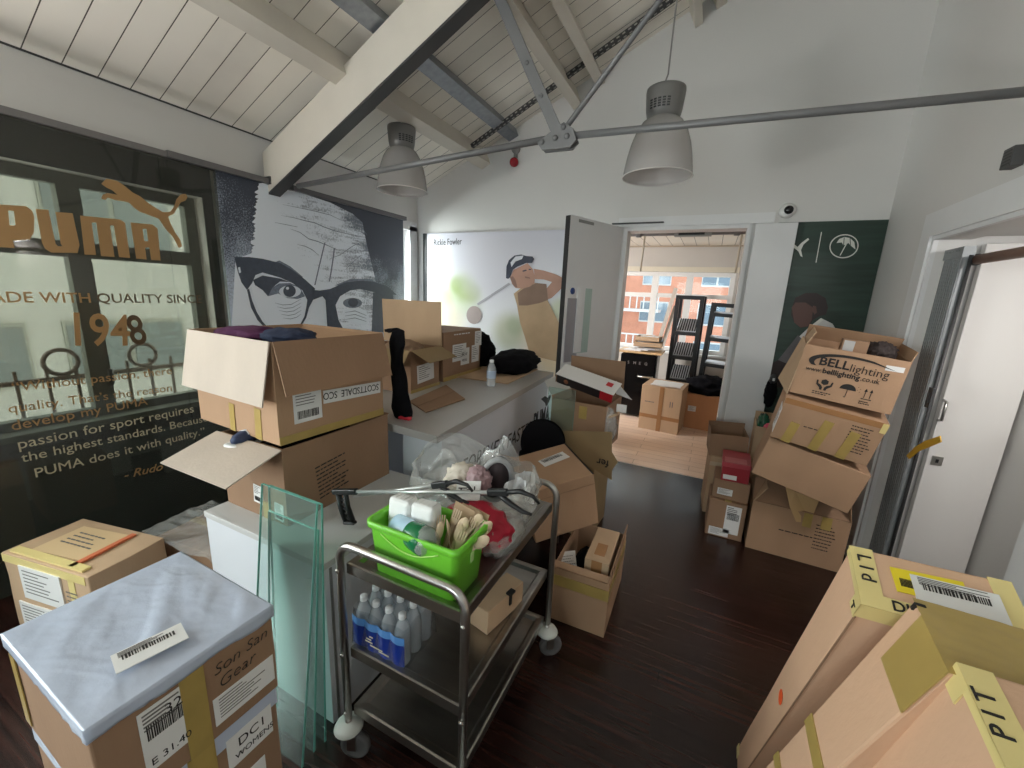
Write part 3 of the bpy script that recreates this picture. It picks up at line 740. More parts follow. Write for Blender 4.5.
# portrait panel
pp_ = thing('portrait_panel', 'large grey portrait panel of an old man in dark glasses, forehead and eyes only', 'poster', (XP, 2.5, 0))
def Lp(p): return Vector(p)-Vector((XP, 2.5, 0))
def speckle(name, c0, c1, thr, scale=90, grad=None, wrinkle=0):
    mt = bpy.data.materials.new(name); mt.use_nodes = True; nt = mt.node_tree; bs = nt.nodes['Principled BSDF']
    tc = nt.nodes.new('ShaderNodeTexCoord'); n = nt.nodes.new('ShaderNodeTexNoise'); n.inputs['Scale'].default_value = scale; n.inputs['Detail'].default_value = 3
    nt.links.new(tc.outputs['Object'], n.inputs['Vector'])
    n2 = nt.nodes.new('ShaderNodeTexNoise'); n2.inputs['Scale'].default_value = 4.0; n2.inputs['Detail'].default_value = 5; nt.links.new(tc.outputs['Object'], n2.inputs['Vector'])
    ad = nt.nodes.new('ShaderNodeMath'); ad.operation = 'ADD'; nt.links.new(n.outputs['Fac'], ad.inputs[0]); nt.links.new(n2.outputs['Fac'], ad.inputs[1])
    last = ad
    if grad:
        sp = nt.nodes.new('ShaderNodeSeparateXYZ'); nt.links.new(tc.outputs['Object'], sp.inputs[0])
        for ax, k, c in grad:
            mm = nt.nodes.new('ShaderNodeMath'); mm.operation = 'MULTIPLY_ADD'; mm.inputs[1].default_value = k; mm.inputs[2].default_value = c
            nt.links.new(sp.outputs[ax], mm.inputs[0]); a2 = nt.nodes.new('ShaderNodeMath'); a2.operation = 'ADD'
            nt.links.new(last.outputs[0], a2.inputs[0]); nt.links.new(mm.outputs[0], a2.inputs[1]); last = a2
    if wrinkle:
        mp = nt.nodes.new('ShaderNodeMapping'); mp.inputs['Scale'].default_value = (1, 2.2, 15); mp.inputs['Rotation'].default_value = (R(9), 0, 0); nt.links.new(tc.outputs['Object'], mp.inputs[0])
        n3 = nt.nodes.new('ShaderNodeTexNoise'); n3.inputs['Scale'].default_value = 1.6; n3.inputs['Detail'].default_value = 6; n3.inputs['Distortion'].default_value = 0.6; nt.links.new(mp.outputs[0], n3.inputs['Vector'])
        mm = nt.nodes.new('ShaderNodeMath'); mm.operation = 'MULTIPLY_ADD'; mm.inputs[1].default_value = wrinkle; mm.inputs[2].default_value = -0.5*wrinkle; nt.links.new(n3.outputs['Fac'], mm.inputs[0])
        a3 = nt.nodes.new('ShaderNodeMath'); a3.operation = 'ADD'; nt.links.new(last.outputs[0], a3.inputs[0]); nt.links.new(mm.outputs[0], a3.inputs[1]); last = a3
    rp = nt.nodes.new('ShaderNodeValToRGB'); rp.color_ramp.elements[0].position = thr-0.12; rp.color_ramp.elements[1].position = thr+0.12
    half = nt.nodes.new('ShaderNodeMath'); half.operation = 'MULTIPLY'; half.inputs[1].default_value = 0.5; nt.links.new(last.outputs[0], half.inputs[0])
    rp.color_ramp.elements[0].color = (*s2l(c0), 1); rp.color_ramp.elements[1].color = (*s2l(c1), 1)
    nt.links.new(half.outputs[0], rp.inputs[0]); nt.links.new(rp.outputs[0], bs.inputs['Base Color']); bs.inputs['Roughness'].default_value = 0.35
    return mt
PBG = speckle('portrait_background_print', (64, 69, 82), (200, 210, 228), 0.50, 110, [(2, -0.75, 1.16), (1, -0.15, 0.0)])
PFACE = speckle('portrait_skin_print', (120, 126, 140), (238, 243, 252), 0.40, 70, [(1, -0.80, 0.06), (2, -0.30, 0.56)], 1.5)
PDARK = mat('portrait_dark_print', (74, 81, 95), 0.35, var=0.1, scale=30)
PMID = mat('portrait_mid_print', (120, 128, 144), 0.35, var=0.25, scale=60)
PLIGHT = mat('portrait_light_print', (232, 238, 247), 0.35)
b = MB(); b.lim(Lp((XP-0.03, PANEL_M, 0)), Lp((XP, PANEL_R, PTOP))); b.build('board', PBG, pp_)
def Z6(x, y, e=EPS): return Lp(PX(180+x/4, 160+y/4, XP+e))
b = MB()
def lay(pts, m, e):
    b.use(m); b.poly([Z6(x, y, e) for x, y in pts], thick=0.0006, n=(1, 0, 0))
hair = [(330, 92)]
random.seed(3)
pts = [(330, 92)]+[(322-32*(k/46)**0.5+random.uniform(-12, 7), 94+k*6.2) for k in range(46)]+[(240, 390), (222, 400), (205, 690), (790, 690), (800, 560), (770, 430), (745, 330), (730, 250), (690, 215), (600, 170), (480, 130), (400, 108)]
lay(pts, PFACE, 0.0008)
# forehead creases
def crease(line, wpx, m=PMID, e=0.002):
    up = [(x, y-wpx*0.8*math.sin(math.pi*(i+0.4)/len(line))) for i, (x, y) in enumerate(line)]; dn = [(x, y+wpx*0.5*math.sin(math.pi*(i+0.4)/len(line))) for i, (x, y) in enumerate(line)][::-1]
    lay(up+dn, m, e)
for ln_, w_ in (([(405, 222), (450, 230), (500, 243), (540, 252), (575, 268), (620, 284), (680, 298), (740, 308)], 2.6), ([(440, 275), (480, 290), (515, 316), (550, 326), (590, 342), (640, 364)], 2.6), ([(470, 338), (500, 345), (530, 360), (556, 382)], 2.2), ([(690, 232), (712, 250), (730, 275), (748, 300)], 2.6), ([(410, 178), (470, 190), (540, 205), (600, 220), (650, 244)], 1.8), ([(380, 250), (420, 258), (470, 268)], 1.6), ([(600, 395), (640, 380), (690, 345), (720, 330)], 2.2), ([(660, 440), (690, 410), (725, 380)], 2.2)): crease(ln_, w_)
for ln_ in ([(580, 330), (568, 380), (556, 430), (540, 500)], [(618, 352), (612, 400), (606, 440), (598, 486)]):
    lay([(x-3, y) for x, y in ln_]+[(x+2, y) for x, y in ln_[::-1]], PMID, 0.002)
# brows
lay([(368, 412), (398, 402), (440, 425), (492, 468), (478, 476), (430, 448), (390, 428)], PMID, 0.002)
lay([(618, 502), (680, 476), (760, 476), (800, 496), (740, 494), (670, 500)], PMID, 0.002)
# spectacles: left upper rim, lens outline, bridge, right rim and shaded nose side
lay([(217, 388), (275, 388), (330, 395), (400, 412), (450, 440), (500, 478), (540, 514), (532, 560), (516, 590), (509, 560), (490, 522), (450, 492), (400, 470), (330, 450), (302, 460), (288, 492), (268, 520), (246, 490), (232, 450)], PDARK, 0.0028)
lay([(268, 520), (276, 514), (288, 560), (308, 610), (332, 648), (352, 668), (338, 670), (310, 640), (284, 590)], PDARK, 0.0028)
lay([(277, 512), (286, 508), (298, 556), (318, 604), (342, 644), (356, 664), (350, 668), (330, 646), (306, 606), (288, 560)], PLIGHT, 0.0030)
lay([(509, 560), (516, 590), (505, 630), (482, 670), (474, 670), (498, 625), (505, 590)], PDARK, 0.0028)
lay([(532, 520), (560, 522), (600, 516), (660, 490), (720, 483), (770, 486), (830, 505), (868, 540), (800, 534), (720, 516), (680, 522), (640, 545), (622, 580), (634, 640), (655, 680), (590, 680), (582, 560), (570, 545), (530, 560)], PDARK, 0.0028)
lay([(772, 530), (850, 525), (866, 690), (766, 690), (770, 600)], PDARK, 0.0026)
# eyes
lay([(292, 480), (330, 462), (400, 474), (440, 488), (400, 486), (370, 510), (352, 545), (330, 520), (300, 500)], PDARK, 0.0026)
lay([(352, 545), (366, 512), (396, 494), (440, 492), (478, 508), (500, 545), (470, 556), (430, 552), (392, 534)], PMID, 0.0024)
for (cx, cy, rx, ry, m_, e) in ((440, 526, 44, 24, PLIGHT, 0.003), (438, 524, 25, 24, PDARK, 0.0034), (430, 513, 6, 6, PLIGHT, 0.004), (690, 572, 38, 20, PMID, 0.0032), (692, 570, 20, 18, PDARK, 0.0036)):
    lay([(cx+rx*math.cos(a*math.pi/12), cy+ry*math.sin(a*math.pi/12)) for a in range(24)], m_, e)
lay([(232, 430), (240, 428), (244, 450), (236, 452)], PLIGHT, 0.0034)
for k in range(5): crease([(380+8*k, 572+15*k), (410+8*k, 580+14*k), (445+5*k, 578+13*k), (485, 556+15*k)], 1.8, PMID, 0.0024)
lay([(655, 605), (680, 590), (710, 588), (745, 604), (762, 640), (740, 662), (690, 655), (660, 640)], PLIGHT, 0.003)
for k in range(3): crease([(660, 610+14*k), (700, 604+14*k), (745, 622+12*k)], 2, PMID, 0.0036)
b.build('portrait_print', None, pp_)
b = MB(); b.lim(Lp((XP-0.04, 1.40, PTOP)), Lp((XP+0.03, PANEL_R+0.02, PTOP+0.035))); b.build('top_rail', mat('grey_rail', (112, 110, 112), 0.4, metal=0.4), pp_)
b = MB(); b.lim(Lg((XP-0.05, PANEL_L, PTOP)), Lg((XP+0.02, 1.40, PTOP+0.03))); b.build('top_rail', mat('grey_rail2', (120, 116, 116), 0.5), gp)

# golfer poster on the back wall
YPO = YB-0.03
gpst = thing('golf_poster', 'pale wall poster of a golfer in a dark cap swinging a club', 'poster', (-2.0, YPO, 1.2))
def Lq(p): return Vector(p)-Vector((-2.0, YPO, 1.2))
def Z7(x, y, e=0.001): return Lq(PY(400+x/4, 190+y/4, YPO-e))
x0 = PY(427, 234, YPO).x
def soft_print(name, base0, base1, blobs):
    """printed out-of-focus background: colour patches with soft edges at fixed places on the poster"""
    mt = bpy.data.materials.new(name); mt.use_nodes = True; nt = mt.node_tree; bs = nt.nodes['Principled BSDF']; bs.inputs['Roughness'].default_value = 0.35
    tc = nt.nodes.new('ShaderNodeTexCoord'); sp = nt.nodes.new('ShaderNodeSeparateXYZ'); nt.links.new(tc.outputs['Object'], sp.inputs[0])
    mr = nt.nodes.new('ShaderNodeMapRange'); mr.inputs[1].default_value = 0.95; mr.inputs[2].default_value = -0.1; nt.links.new(sp.outputs[2], mr.inputs[0])
    mx = nt.nodes.new('ShaderNodeMix'); mx.data_type = 'RGBA'; nt.links.new(mr.outputs[0], mx.inputs[0]); mx.inputs[6].default_value = (*s2l(base0), 1); mx.inputs[7].default_value = (*s2l(base1), 1)
    last = mx
    for (c, rad, col, amt) in blobs:
        vd = nt.nodes.new('ShaderNodeVectorMath'); vd.operation = 'DISTANCE'; vd.inputs[1].default_value = c; nt.links.new(tc.outputs['Object'], vd.inputs[0])
        m2 = nt.nodes.new('ShaderNodeMapRange'); m2.interpolation_type = 'SMOOTHSTEP'; m2.inputs[1].default_value = rad; m2.inputs[2].default_value = rad*0.3; m2.inputs[4].default_value = amt; nt.links.new(vd.outputs['Value'], m2.inputs[0])
        q = nt.nodes.new('ShaderNodeMix'); q.data_type = 'RGBA'; nt.links.new(m2.outputs[0], q.inputs[0]); nt.links.new(last.outputs[2], q.inputs[6]); q.inputs[7].default_value = (*s2l(col), 1); last = q
    nt.links.new(last.outputs[2], bs.inputs['Base Color']); return mt
bl7 = [(Z7(x, y), r_, c_, a_) for x, y, r_, c_, a_ in ((250, 420, 0.34, (206, 214, 184), 0.8), (258, 395, 0.20, (168, 184, 118), 0.9), (225, 380, 0.13, (160, 178, 110), 0.7), (290, 410, 0.14, (176, 186, 128), 0.7), (175, 430, 0.17, (190, 204, 150), 0.8), (160, 500, 0.25, (226, 206, 168), 0.8), (200, 540, 0.3, (228, 214, 188), 0.7), (440, 570, 0.28, (206, 206, 180), 0.9), (460, 545, 0.14, (182, 190, 156), 0.6), (630, 640, 0.5, (240, 214, 176), 0.9), (640, 480, 0.16, (214, 220, 190), 0.8), (350, 300, 0.5, (216, 212, 220), 0.7))]
GBG = soft_print('golf_sky_print', (206, 204, 214), (246, 244, 246), bl7)
b = MB(); b.lim(Lq((x0, YPO, 0.35)), Lq((-1.06, YB-0.002, 2.142))); b.build('board', GBG, gpst)
b = MB(); b.lim(Lq((x0-0.05, YPO-0.004, 0.35)), Lq((x0, YB-0.002, 2.142))); b.build('edge_strip', mat('black_edge', (26, 25, 28), 0.5), gpst)
b = MB()
SKIN = mat('print_skin', (188, 142, 122), 0.4, var=0.08, scale=9); SKIND = mat('print_skin_dark', (142, 104, 92), 0.4)
NAVY = mat('print_navy_cap', (44, 48, 66), 0.4); SHIRT = mat('print_beige_shirt', (196, 164, 130), 0.4, var=0.10, scale=5)
def l7(pts, m, e): b.use(m); b.poly([Z7(x, y, e) for x, y in pts], thick=0.0006, n=(0, -1, 0))
def ell(cx, cy, rx, ry, m, e, wob=0.0):
    l7([(cx+rx*(1+wob*math.sin(a*1.7))*math.cos(a*math.pi/14), cy+ry*(1+wob*math.sin(a*2.3))*math.sin(a*math.pi/14)) for a in range(28)], m, e)
SHAFT = mat('print_grey_shaft', (176, 172, 180), 0.4)
l7([(436, 370), (441, 378), (312, 462), (308, 454)], SHAFT, 0.0022)
ell(296, 500, 30, 36, mat('print_club_head', (176, 160, 156), 0.4), 0.0026)
l7([(535, 315), (575, 322), (625, 338), (652, 352), (656, 380), (640, 400), (606, 432), (588, 438), (580, 402), (608, 368), (575, 358), (540, 356)], SKIN, 0.0026)
l7([(455, 415), (480, 395), (540, 372), (586, 376), (590, 440), (620, 500), (642, 545), (642, 690), (520, 660), (500, 590), (480, 530), (468, 460)], SHIRT, 0.0030)
l7([(470, 412), (500, 390), (545, 372), (586, 376), (592, 440), (560, 452), (510, 462), (475, 462)], mat('print_brown_shirt', (140, 110, 92), 0.4, var=0.1, scale=8), 0.0034)
l7([(440, 350), (455, 320), (510, 292), (532, 318), (540, 348), (538, 372), (520, 386), (490, 395), (462, 392), (448, 375)], SKIN, 0.0038)
l7([(440, 350), (452, 345), (462, 360), (470, 392), (455, 385)], SKIND, 0.0042); l7([(500, 345), (520, 350), (522, 355), (500, 352)], SKIND, 0.0042); l7([(490, 322), (505, 318), (507, 323), (491, 328)], NAVY, 0.0042); l7([(515, 315), (525, 316), (525, 320), (515, 320)], NAVY, 0.0042)
l7([(424, 352), (426, 305), (436, 280), (458, 262), (485, 258), (505, 264), (530, 266), (537, 276), (528, 292), (505, 292), (470, 306), (452, 318), (440, 350), (432, 356)], NAVY, 0.0046)
l7([(442, 290), (462, 266), (494, 262), (488, 276), (462, 286), (446, 308)], mat('print_white', (216, 216, 222), 0.4), 0.005)
text_fit(b, 'Rickie Fowler', Z7(136, 222, 0.001), Z7(247, 217, 0.001), UP, INK, height=0.062)
b.build('golfer_print', None, gpst)

# green poster by the right corner
gr = thing('green_poster', 'dark green wall poster of a man in a white shirt with white emblems', 'poster', (0.7, YB-0.01, 1.2))
def Lr(p): return Vector(p)-Vector((0.7, YB-0.01, 1.2))
def Z1(x, y, e=0.001): return Lr(PY(768+x/4, 190+y/4, YB-0.012-e))
GRASS = mat('print_dark_green', (38, 58, 48), 0.45, var=0.35, scale=5, stretch=(0.5, 1, 5))
b = MB(); b.lim(Lr((0.36, YB-0.012, 0.5)), Lr((0.996, YB-0.002, 2.152))); b.build('board', GRASS, gr)
b = MB(); WH = mat('print_off_white', (222, 222, 214), 0.45); MAN = mat('print_dark_brown_hair', (46, 30, 28), 0.45); MANS = mat('print_brown_skin', (92, 60, 52), 0.45); GREYM = mat('print_dim_grey', (96, 92, 94), 0.45, var=0.2, scale=8)
def l1(pts, m, e): b.use(m); b.poly([Z1(x, y, e) for x, y in pts], thick=0.0006, n=(0, -1, 0))
def stroke(line, wpx, m, e):
    for p, q in zip(line, line[1:]):
        dx, dy = q[0]-p[0], q[1]-p[1]; l = math.hypot(dx, dy); nx, ny = -dy/l*wpx/2, dx/l*wpx/2
        l1([(p[0]+nx, p[1]+ny), (q[0]+nx, q[1]+ny), (q[0]-nx, q[1]-ny), (p[0]-nx, p[1]-ny)], m, e)
l1([(80, 215), (100, 212), (118, 228), (135, 210), (160, 192), (165, 198), (142, 218), (132, 240), (138, 268), (130, 264), (122, 246), (105, 232), (82, 232)], WH, 0.002)
stroke([(214, 168), (192, 290)], 3.5, WH, 0.002)
ring = [(304+56*math.cos(a*math.pi/16)-8*math.sin(a*math.pi/16)*0.6, 225+46*math.sin(a*math.pi/16)) for a in range(33)]
stroke(ring, 4.5, WH, 0.002)
l1([(274, 212), (285, 196), (305, 188), (328, 192), (345, 208), (350, 238), (330, 222), (322, 212), (302, 222), (295, 210)], WH, 0.0024)
stroke([(322, 200), (288, 262)], 4, WH, 0.0024); stroke([(305, 190), (302, 222)], 3, GRASS, 0.003); stroke([(328, 192), (330, 222)], 3, GRASS, 0.003)
l1([(30, 780), (60, 690), (110, 600), (165, 548), (212, 512), (258, 535), (290, 590), (300, 720), (300, 780)], mat('print_white_shirt', (206, 204, 202), 0.45, var=0.08, scale=9), 0.002)
l1([(30, 780), (40, 680), (120, 580), (140, 600), (110, 780)], GREYM, 0.0025)
l1([(165, 548), (212, 512), (222, 520), (178, 556)], WH, 0.0028)
l1([(95, 470), (110, 430), (150, 412), (195, 412), (230, 432), (240, 470), (232, 498), (205, 505), (180, 520), (165, 545), (130, 552), (105, 530), (92, 500)], MAN, 0.003)
l1([(95, 470), (110, 450), (150, 450), (180, 470), (175, 520), (160, 545), (130, 550), (105, 530)], MANS, 0.0034)
l1([(180, 462), (192, 465), (196, 490), (186, 498), (178, 485)], MANS, 0.0038)
l1([(-30, 790), (0, 700), (40, 680), (90, 700), (120, 790)], MAN, 0.003)
b.build('emblems_and_man_print', None, gr)

# ================================================================== FIXTURES
def pendant(loc, ztop, label, vang):
    t = thing('pendant_lamp', label, 'ceiling lamp', loc, group=None)
    HG = mat('grey_lamp_housing', (120, 118, 116), 0.4, metal=0.3)
    b = MB(); b.lathe([(0.0, 0.455), (0.078, 0.455), (0.102, 0.445), (0.104, 0.43), (0.096, 0.34), (0.084, 0.285), (0.0, 0.285)], 40); b.build('lamp_housing', HG, t)
    b = MB()
    for k in range(5):
        a0 = R(vang+k*14)
        for r in range(4):
            for q in range(3):
                a = a0+q*0.055; rr = 0.0998-0.0012*r; z = 0.37-0.012*r
                b.box((rr*math.cos(a), rr*math.sin(a), z), (0.004, 0.0035, 0.007), Matrix.Identity(4))
    b.build('vents', BLACK, t)
    SHADE = glassy('frosted_lamp_shade', (222, 218, 216), 0.42, 0.25, 1.4) if 'frosted_lamp_shade' not in MATS else MATS['frosted_lamp_shade']
    b = MB(); b.lathe([(0.086, 0.29), (0.108, 0.275), (0.135, 0.235), (0.158, 0.17), (0.174, 0.10), (0.184, 0.03), (0.187, 0.0), (0.1895, 0.0), (0.1895, 0.006), (0.187, 0.03), (0.177, 0.10), (0.161, 0.17), (0.138, 0.235), (0.111, 0.278), (0.089, 0.295)], 48); b.build('lamp_shade', SHADE, t)
    b = MB(); b.tube([(0.19*math.cos(a*math.pi/24), 0.19*math.sin(a*math.pi/24), 0.002) for a in range(49)], 0.0035, 8, caps=False); b.build('shade_rim', mat('clear_rim', (206, 200, 198), 0.2), t)
    b = MB(); b.lathe([(0, 0.285), (0.028, 0.28), (0.04, 0.25), (0.038, 0.2), (0.02, 0.17), (0, 0.165)], 20); b.build('bulb', mat('bulb_white', (210, 208, 204), 0.3), t)
    b = MB(); zz = ztop-loc[2]-0.02; b.tube([(-0.02, 0, 0.455), (-0.012, 0, 0.48), (0.0, 0, 0.52), (0.004, 0, 0.6*zz+0.2), (0.0, 0, zz)], 0.0045, 8); b.tube([(0.02, 0, 0.45), (0.018, 0, 0.475), (0.005, 0, 0.478), (0, 0, 0.465)], 0.004, 8); b.build('cable', mat('grey_cable', (128, 124, 122), 0.5), t)
    b = MB(); b.lathe([(0, 0), (0.035, 0), (0.035, 0.012), (0.02, 0.03), (0, 0.03)], 20, Matrix.Translation((0, 0, zz-0.03))); b.build('ceiling_rose', mat('white_rose', (206, 202, 196), 0.5), t)
    return t
pendant((-2.27, 2.66, 2.285), roof(-2.27), 'grey pendant lamp with frosted bell shade farther away, behind the rafter foot', -60)
pendant((-0.385, 2.62, 2.235), roof(-0.385), 'grey pendant lamp with frosted bell shade nearer the doorway, right of the node plate', -130)
ca = PY(787, 211, YB)
t = thing('security_camera', 'white dome security camera with black lens above the doorway corner', 'camera', ca)
Mc = Matrix.Rotation(R(90), 4, 'X')
b = MB(); b.lathe([(0.052, 0.0), (0.052, 0.02), (0.044, 0.036), (0.032, 0.042), (0, 0.042)], 32, Mc); b.build('dome_housing', mat('white_housing', (222, 220, 216), 0.4), t)
b = MB(); b.lathe([(0.03, 0.043), (0.026, 0.054), (0.015, 0.06), (0, 0.062)], 24, Mc @ Matrix.Translation((0.006, 0.0, 0))); b.build('lens_dome', mat('black_lens', (16, 15, 16), 0.12), t)
al = PY(516, 160, YB)
t = thing('alarm_beacon', 'small red alarm beacon on a grey bracket high on the back wall', 'alarm', al)
b = MB(); b.box((0, -0.012, 0.03), (0.03, 0.024, 0.14)); b.lathe([(0, 0.03), (0.04, 0.025), (0.042, 0)], 20, Matrix.Translation((0, 0, 0.09)) @ Mc); b.build('bracket', mat('grey_bracket', (130, 126, 124), 0.5), t)
b = MB(); b.blob((0, -0.04, -0.03), (0.042, 0.042, 0.042), amp=0, sub=3); b.build('red_beacon', mat('red_plastic', (150, 24, 34), 0.25), t)
q = PX(1021, 157, XR)
t = thing('wall_speaker', 'small dark grey box fixed high on the right wall', 'wall box', (XR, q.y, q.z))
MB().box((-0.02, 0, 0), (0.04, 0.07, 0.075), bevel=0.004).build('case', mat('dark_grey_case', (72, 70, 70), 0.5), t)
b = MB()
for k in range(5): b.box((-0.0405, 0, -0.025+k*0.012), (0.001, 0.05, 0.005))
b.build('grille', BLACK, t)
# folded security gate in the right doorway
GALV = mat('galvanised_gate', (140, 143, 144), 0.5, metal=0.25, var=0.06, scale=6)
gt = thing('folding_security_gate', 'folded grey galvanised security gate standing in the right doorway', 'gate', (XR+0.075, 2.82, 0))
for k in range(4):
    x = -0.035+k*0.0; y = -0.075+k*0.042
    b = MB(); b.box((-0.045, y, 0.935), (0.006, 0.036, 1.85)); b.box((-0.03, y-0.016, 0.935), (0.03, 0.004, 1.85)); b.box((-0.03, y+0.016, 0.935), (0.03, 0.004, 1.85)); b.box((-0.0495, y, 0.935), (0.003, 0.008, 1.84))
    b.build('upright_channel', GALV, gt)
b = MB(); b.box((-0.03, -0.012, 1.835), (0.044, 0.18, 0.05))
for k in range(5): b.lathe([(0, 0.004), (0.006, 0.004), (0.006, 0)], 8, Matrix.Translation((-0.052, -0.07+k*0.03, 1.845)) @ Matrix.Rotation(R(-90), 4, 'Y'))
b.build('top_bracket', GALV, gt)
b = MB(); b.tube([(-0.02, -0.105, 0.03), (-0.02, -0.105, 1.82)], 0.008, 8); b.build('drop_rod', STEELDARK, gt)
p = PX(943, 404, XR+0.02); b = MB(); b.box((-0.05, p.y-2.82+0.14, p.z), (0.012, 0.045, 0.10)); b.box((-0.058, p.y-2.82+0.14, p.z), (0.006, 0.02, 0.05)); b.build('lock_case', STEELDARK, gt)
t = thing('rail_pole', 'brown wooden pole running across the top of the right doorway', 'pole', (XR+0.08, 2.3, 1.80))
b = MB(); b.tube([(0, 0.42, 0), (0, -0.52, 0)], 0.022, 14); b.build('pole_shaft', mat('brown_wood', (128, 96, 78), 0.55, var=0.12, scale=8), t)
b = MB(); b.tube([(0, 0.435, 0), (0, 0.42, 0)], 0.027, 14); b.tube([(0, -0.525, 0), (0, -0.51, 0)], 0.027, 14); b.build('end_socket', STEELDARK, t)
tg = MB(); tg.use(mat('yellow_strap', (206, 160, 48), 0.5))
pts = [PX(x, y, XR+0.015) for x, y in ((907, 456), (916, 447), (926, 441), (941, 436))]
pts2 = [PX(x, y, XR+0.015) for x, y in ((910, 459), (920, 451), (930, 447), (942, 442))]
for i in range(3): tg.poly([pts[i], pts[i+1], pts2[i+1], pts2[i]], thick=0.004, n=(-1, 0, 0))
o = tg.build('strap'); tag(o, 'yellow strap hooked on the folded grey gate', 'strap')

# ================================================================== CABINET AND COUNTER
WHITELAM = mat('white_laminate', (222, 224, 230), 0.35, var=0.01)
GREYTOP = mat('pale_grey_worktop', (176, 172, 168), 0.3, var=0.02)
CX0, CX1, CY0, CY1 = -1.70, -1.035, 0.80, 1.46
cb = thing('plinth_cabinet', 'white laminate plinth cabinet under the two large opened cartons', 'cabinet', ((CX0+CX1)/2, (CY0+CY1)/2, 0))
def lc(x, y, z): return (x-(CX0+CX1)/2, y-(CY0+CY1)/2, z)
MB().lim(lc(CX0, CY0, 0), lc(CX1, CY1, 0.635), bevel=0.002).build('cabinet_body', WHITELAM, cb)
MB().lim(lc(CX0-0.004, CY0-0.004, 0.635), lc(CX1+0.004, CY1, 0.66), bevel=0.003).build('cabinet_top', mat('light_grey_top', (200, 199, 198), 0.35), cb)
pt = PY(311, 585, CY0)
MB().lathe([(0.028, 0), (0.028, 0.004), (0.024, 0.006), (0, 0.006)], 28, Matrix.Translation(lc(pt.x, CY0, pt.z)) @ Matrix.Rotation(R(90), 4, 'X')).build('cable_grommet', mat('grey_grommet', (206, 208, 204), 0.5), cb)
MB().lim(lc(CX1, CY0+0.02, 0.0), lc(CX1+0.003, CY0+0.03, 0.63)).build('edge_trim', mat('aluminium_trim', (170, 170, 168), 0.35, metal=0.6), cb)

ct = thing('display_counter', 'white counter with grey top and black slogan lettering, carrying boxes and a black bag', 'counter', (-1.4, 2.4, 0))
def lk(x, y, z=0): return Vector((x+1.4, y-2.4, z))
def prism(mb, pts, z0, z1): mb.poly([lk(x, y, z0) for x, y in pts], thick=z1-z0, n=(0, 0, 1)); return mb
prism(MB(), [(-1.057, 1.451), (-1.17, 3.30), (-2.12, 3.34), (-2.02, 1.51)], 0.862, 0.90).build('counter_top', GREYTOP, ct)
prism(MB(), [(-1.09, 1.535), (-1.20, 3.26), (-1.45, 3.26), (-1.34, 1.545)], 0.0, 0.862).build('counter_body', WHITELAM, ct)
prism(MB(), [(-1.9, 1.58), (-2.0, 3.26), (-2.06, 3.26), (-1.96, 1.57)], 0.0, 0.862).build('rear_panel', WHITELAM, ct)
fa = Vector((-1.09, 1.535, 0)); fb = Vector((-1.20, 3.26, 0)); fn = Vector((1, 0.064, 0)).normalized()
def PF(x, y): return PP(x, y, fa+fn*0.0008, fn)
b = MB()
def l_(p): return p-Vector((-1.4, 2.4, 0))
text_fit(b, 'FASTER', l_(PF(507, 448.5)), l_(PF(531.5, 432)), UP, INK, height=0.098, bold=0.0, shear=0.12)
text_fit(b, 'ER', l_(PF(493, 456.5)), l_(PF(504.5, 449.5)), UP, INK, height=0.098, shear=0.12)
text_fit(b, 'FOREV', l_(PF(462, 477)), l_(PF(491.5, 457.5)), UP, INK, height=0.098, shear=0.12)
text_fit(b, 'PUMA', l_(PF(533, 431)), l_(PF(548.5, 420)), UP, INK, height=0.14, bold=0.03)
b.use(INK); cx = [(541, 399), (545, 396), (548, 398), (550, 394), (551, 396), (549, 402), (546, 407), (545, 403)]
b.poly([l_(PF(x, y)) for x, y in cx], thick=0.0008, n=fn)
b.build('slogan', None, ct)

# ================================================================== LARGE CARTONS ON THE CABINET
def F(d, f): return face(d, f)
dB = (0.37, 0.54, 0.306)
B_ = carton('opened kraft carton on the white plinth cabinet with handwriting on its side', (-1.51, 1.155, 0.66), (0, 0, 0), dB, K2, True, [('-y', 198, 0.205, K4, dict(wscale=1.05)), ('+y', 330, 0.18)], seed=3)
f = F(dB, '+x'); b = MB(); print_lines(b, f, 0.13, 0.185, 0.17, 9, 0.017, INK, 5, 0.005, rot=6); b.build('handwriting', None, B_)
f = F(dB, '-y'); ship_label(B_, f, 0.18, 0.055, 0.055, 0.075, -4, 0); ship_label(B_, f, 0.30, 0.015, 0.05, 0.07, -4, 0)
tape_strip(B_, dB, '-y', 0.235, 0.0, 0.05, 0.07)
dA = (0.545, 0.49, 0.372)
A_ = carton('large opened kraft carton with pale flaps hanging out and an upside-down place sticker', (-1.585, 1.140, 0.983), (0, 0, -3), dA, K1, True, [('-y', 259, 0.225, K4), ('+x', 254, 0.19, K2), ('+y', 318, 0.17), ('-x', 262, 0.2)], seed=5)
f = F(dA, '-y'); tape_strip(A_, dA, '-y', 0.23, 0.0, 0.035, 0.11, rot=-3); tape_strip(A_, dA, '-y', 0.40, 0.0, 0.04, 0.12, rot=-3)
f = F(dA, '+x'); ship_label(A_, f, 0.06, 0.065, 0.115, 0.125, 0, 0)
b = MB(); M = f @ Matrix.Translation((0.46, 0.155, 0)) @ Matrix.Rotation(R(178), 4, 'Z')
b.use(PAPER); b.box((0.13, 0.022, 0.0008), (0.29, 0.052, 0.0016), M); text_into(b, 'SCOTTSDALE  SCO', M @ Matrix.Translation((-0.005, 0.006, 0.0016)), 0.040, INK, bold=0.004, sx=0.82)
b.build('place_sticker', None, A_)
tape_strip(A_, dA, '+x', 0.0, 0.0, 0.49, 0.03)
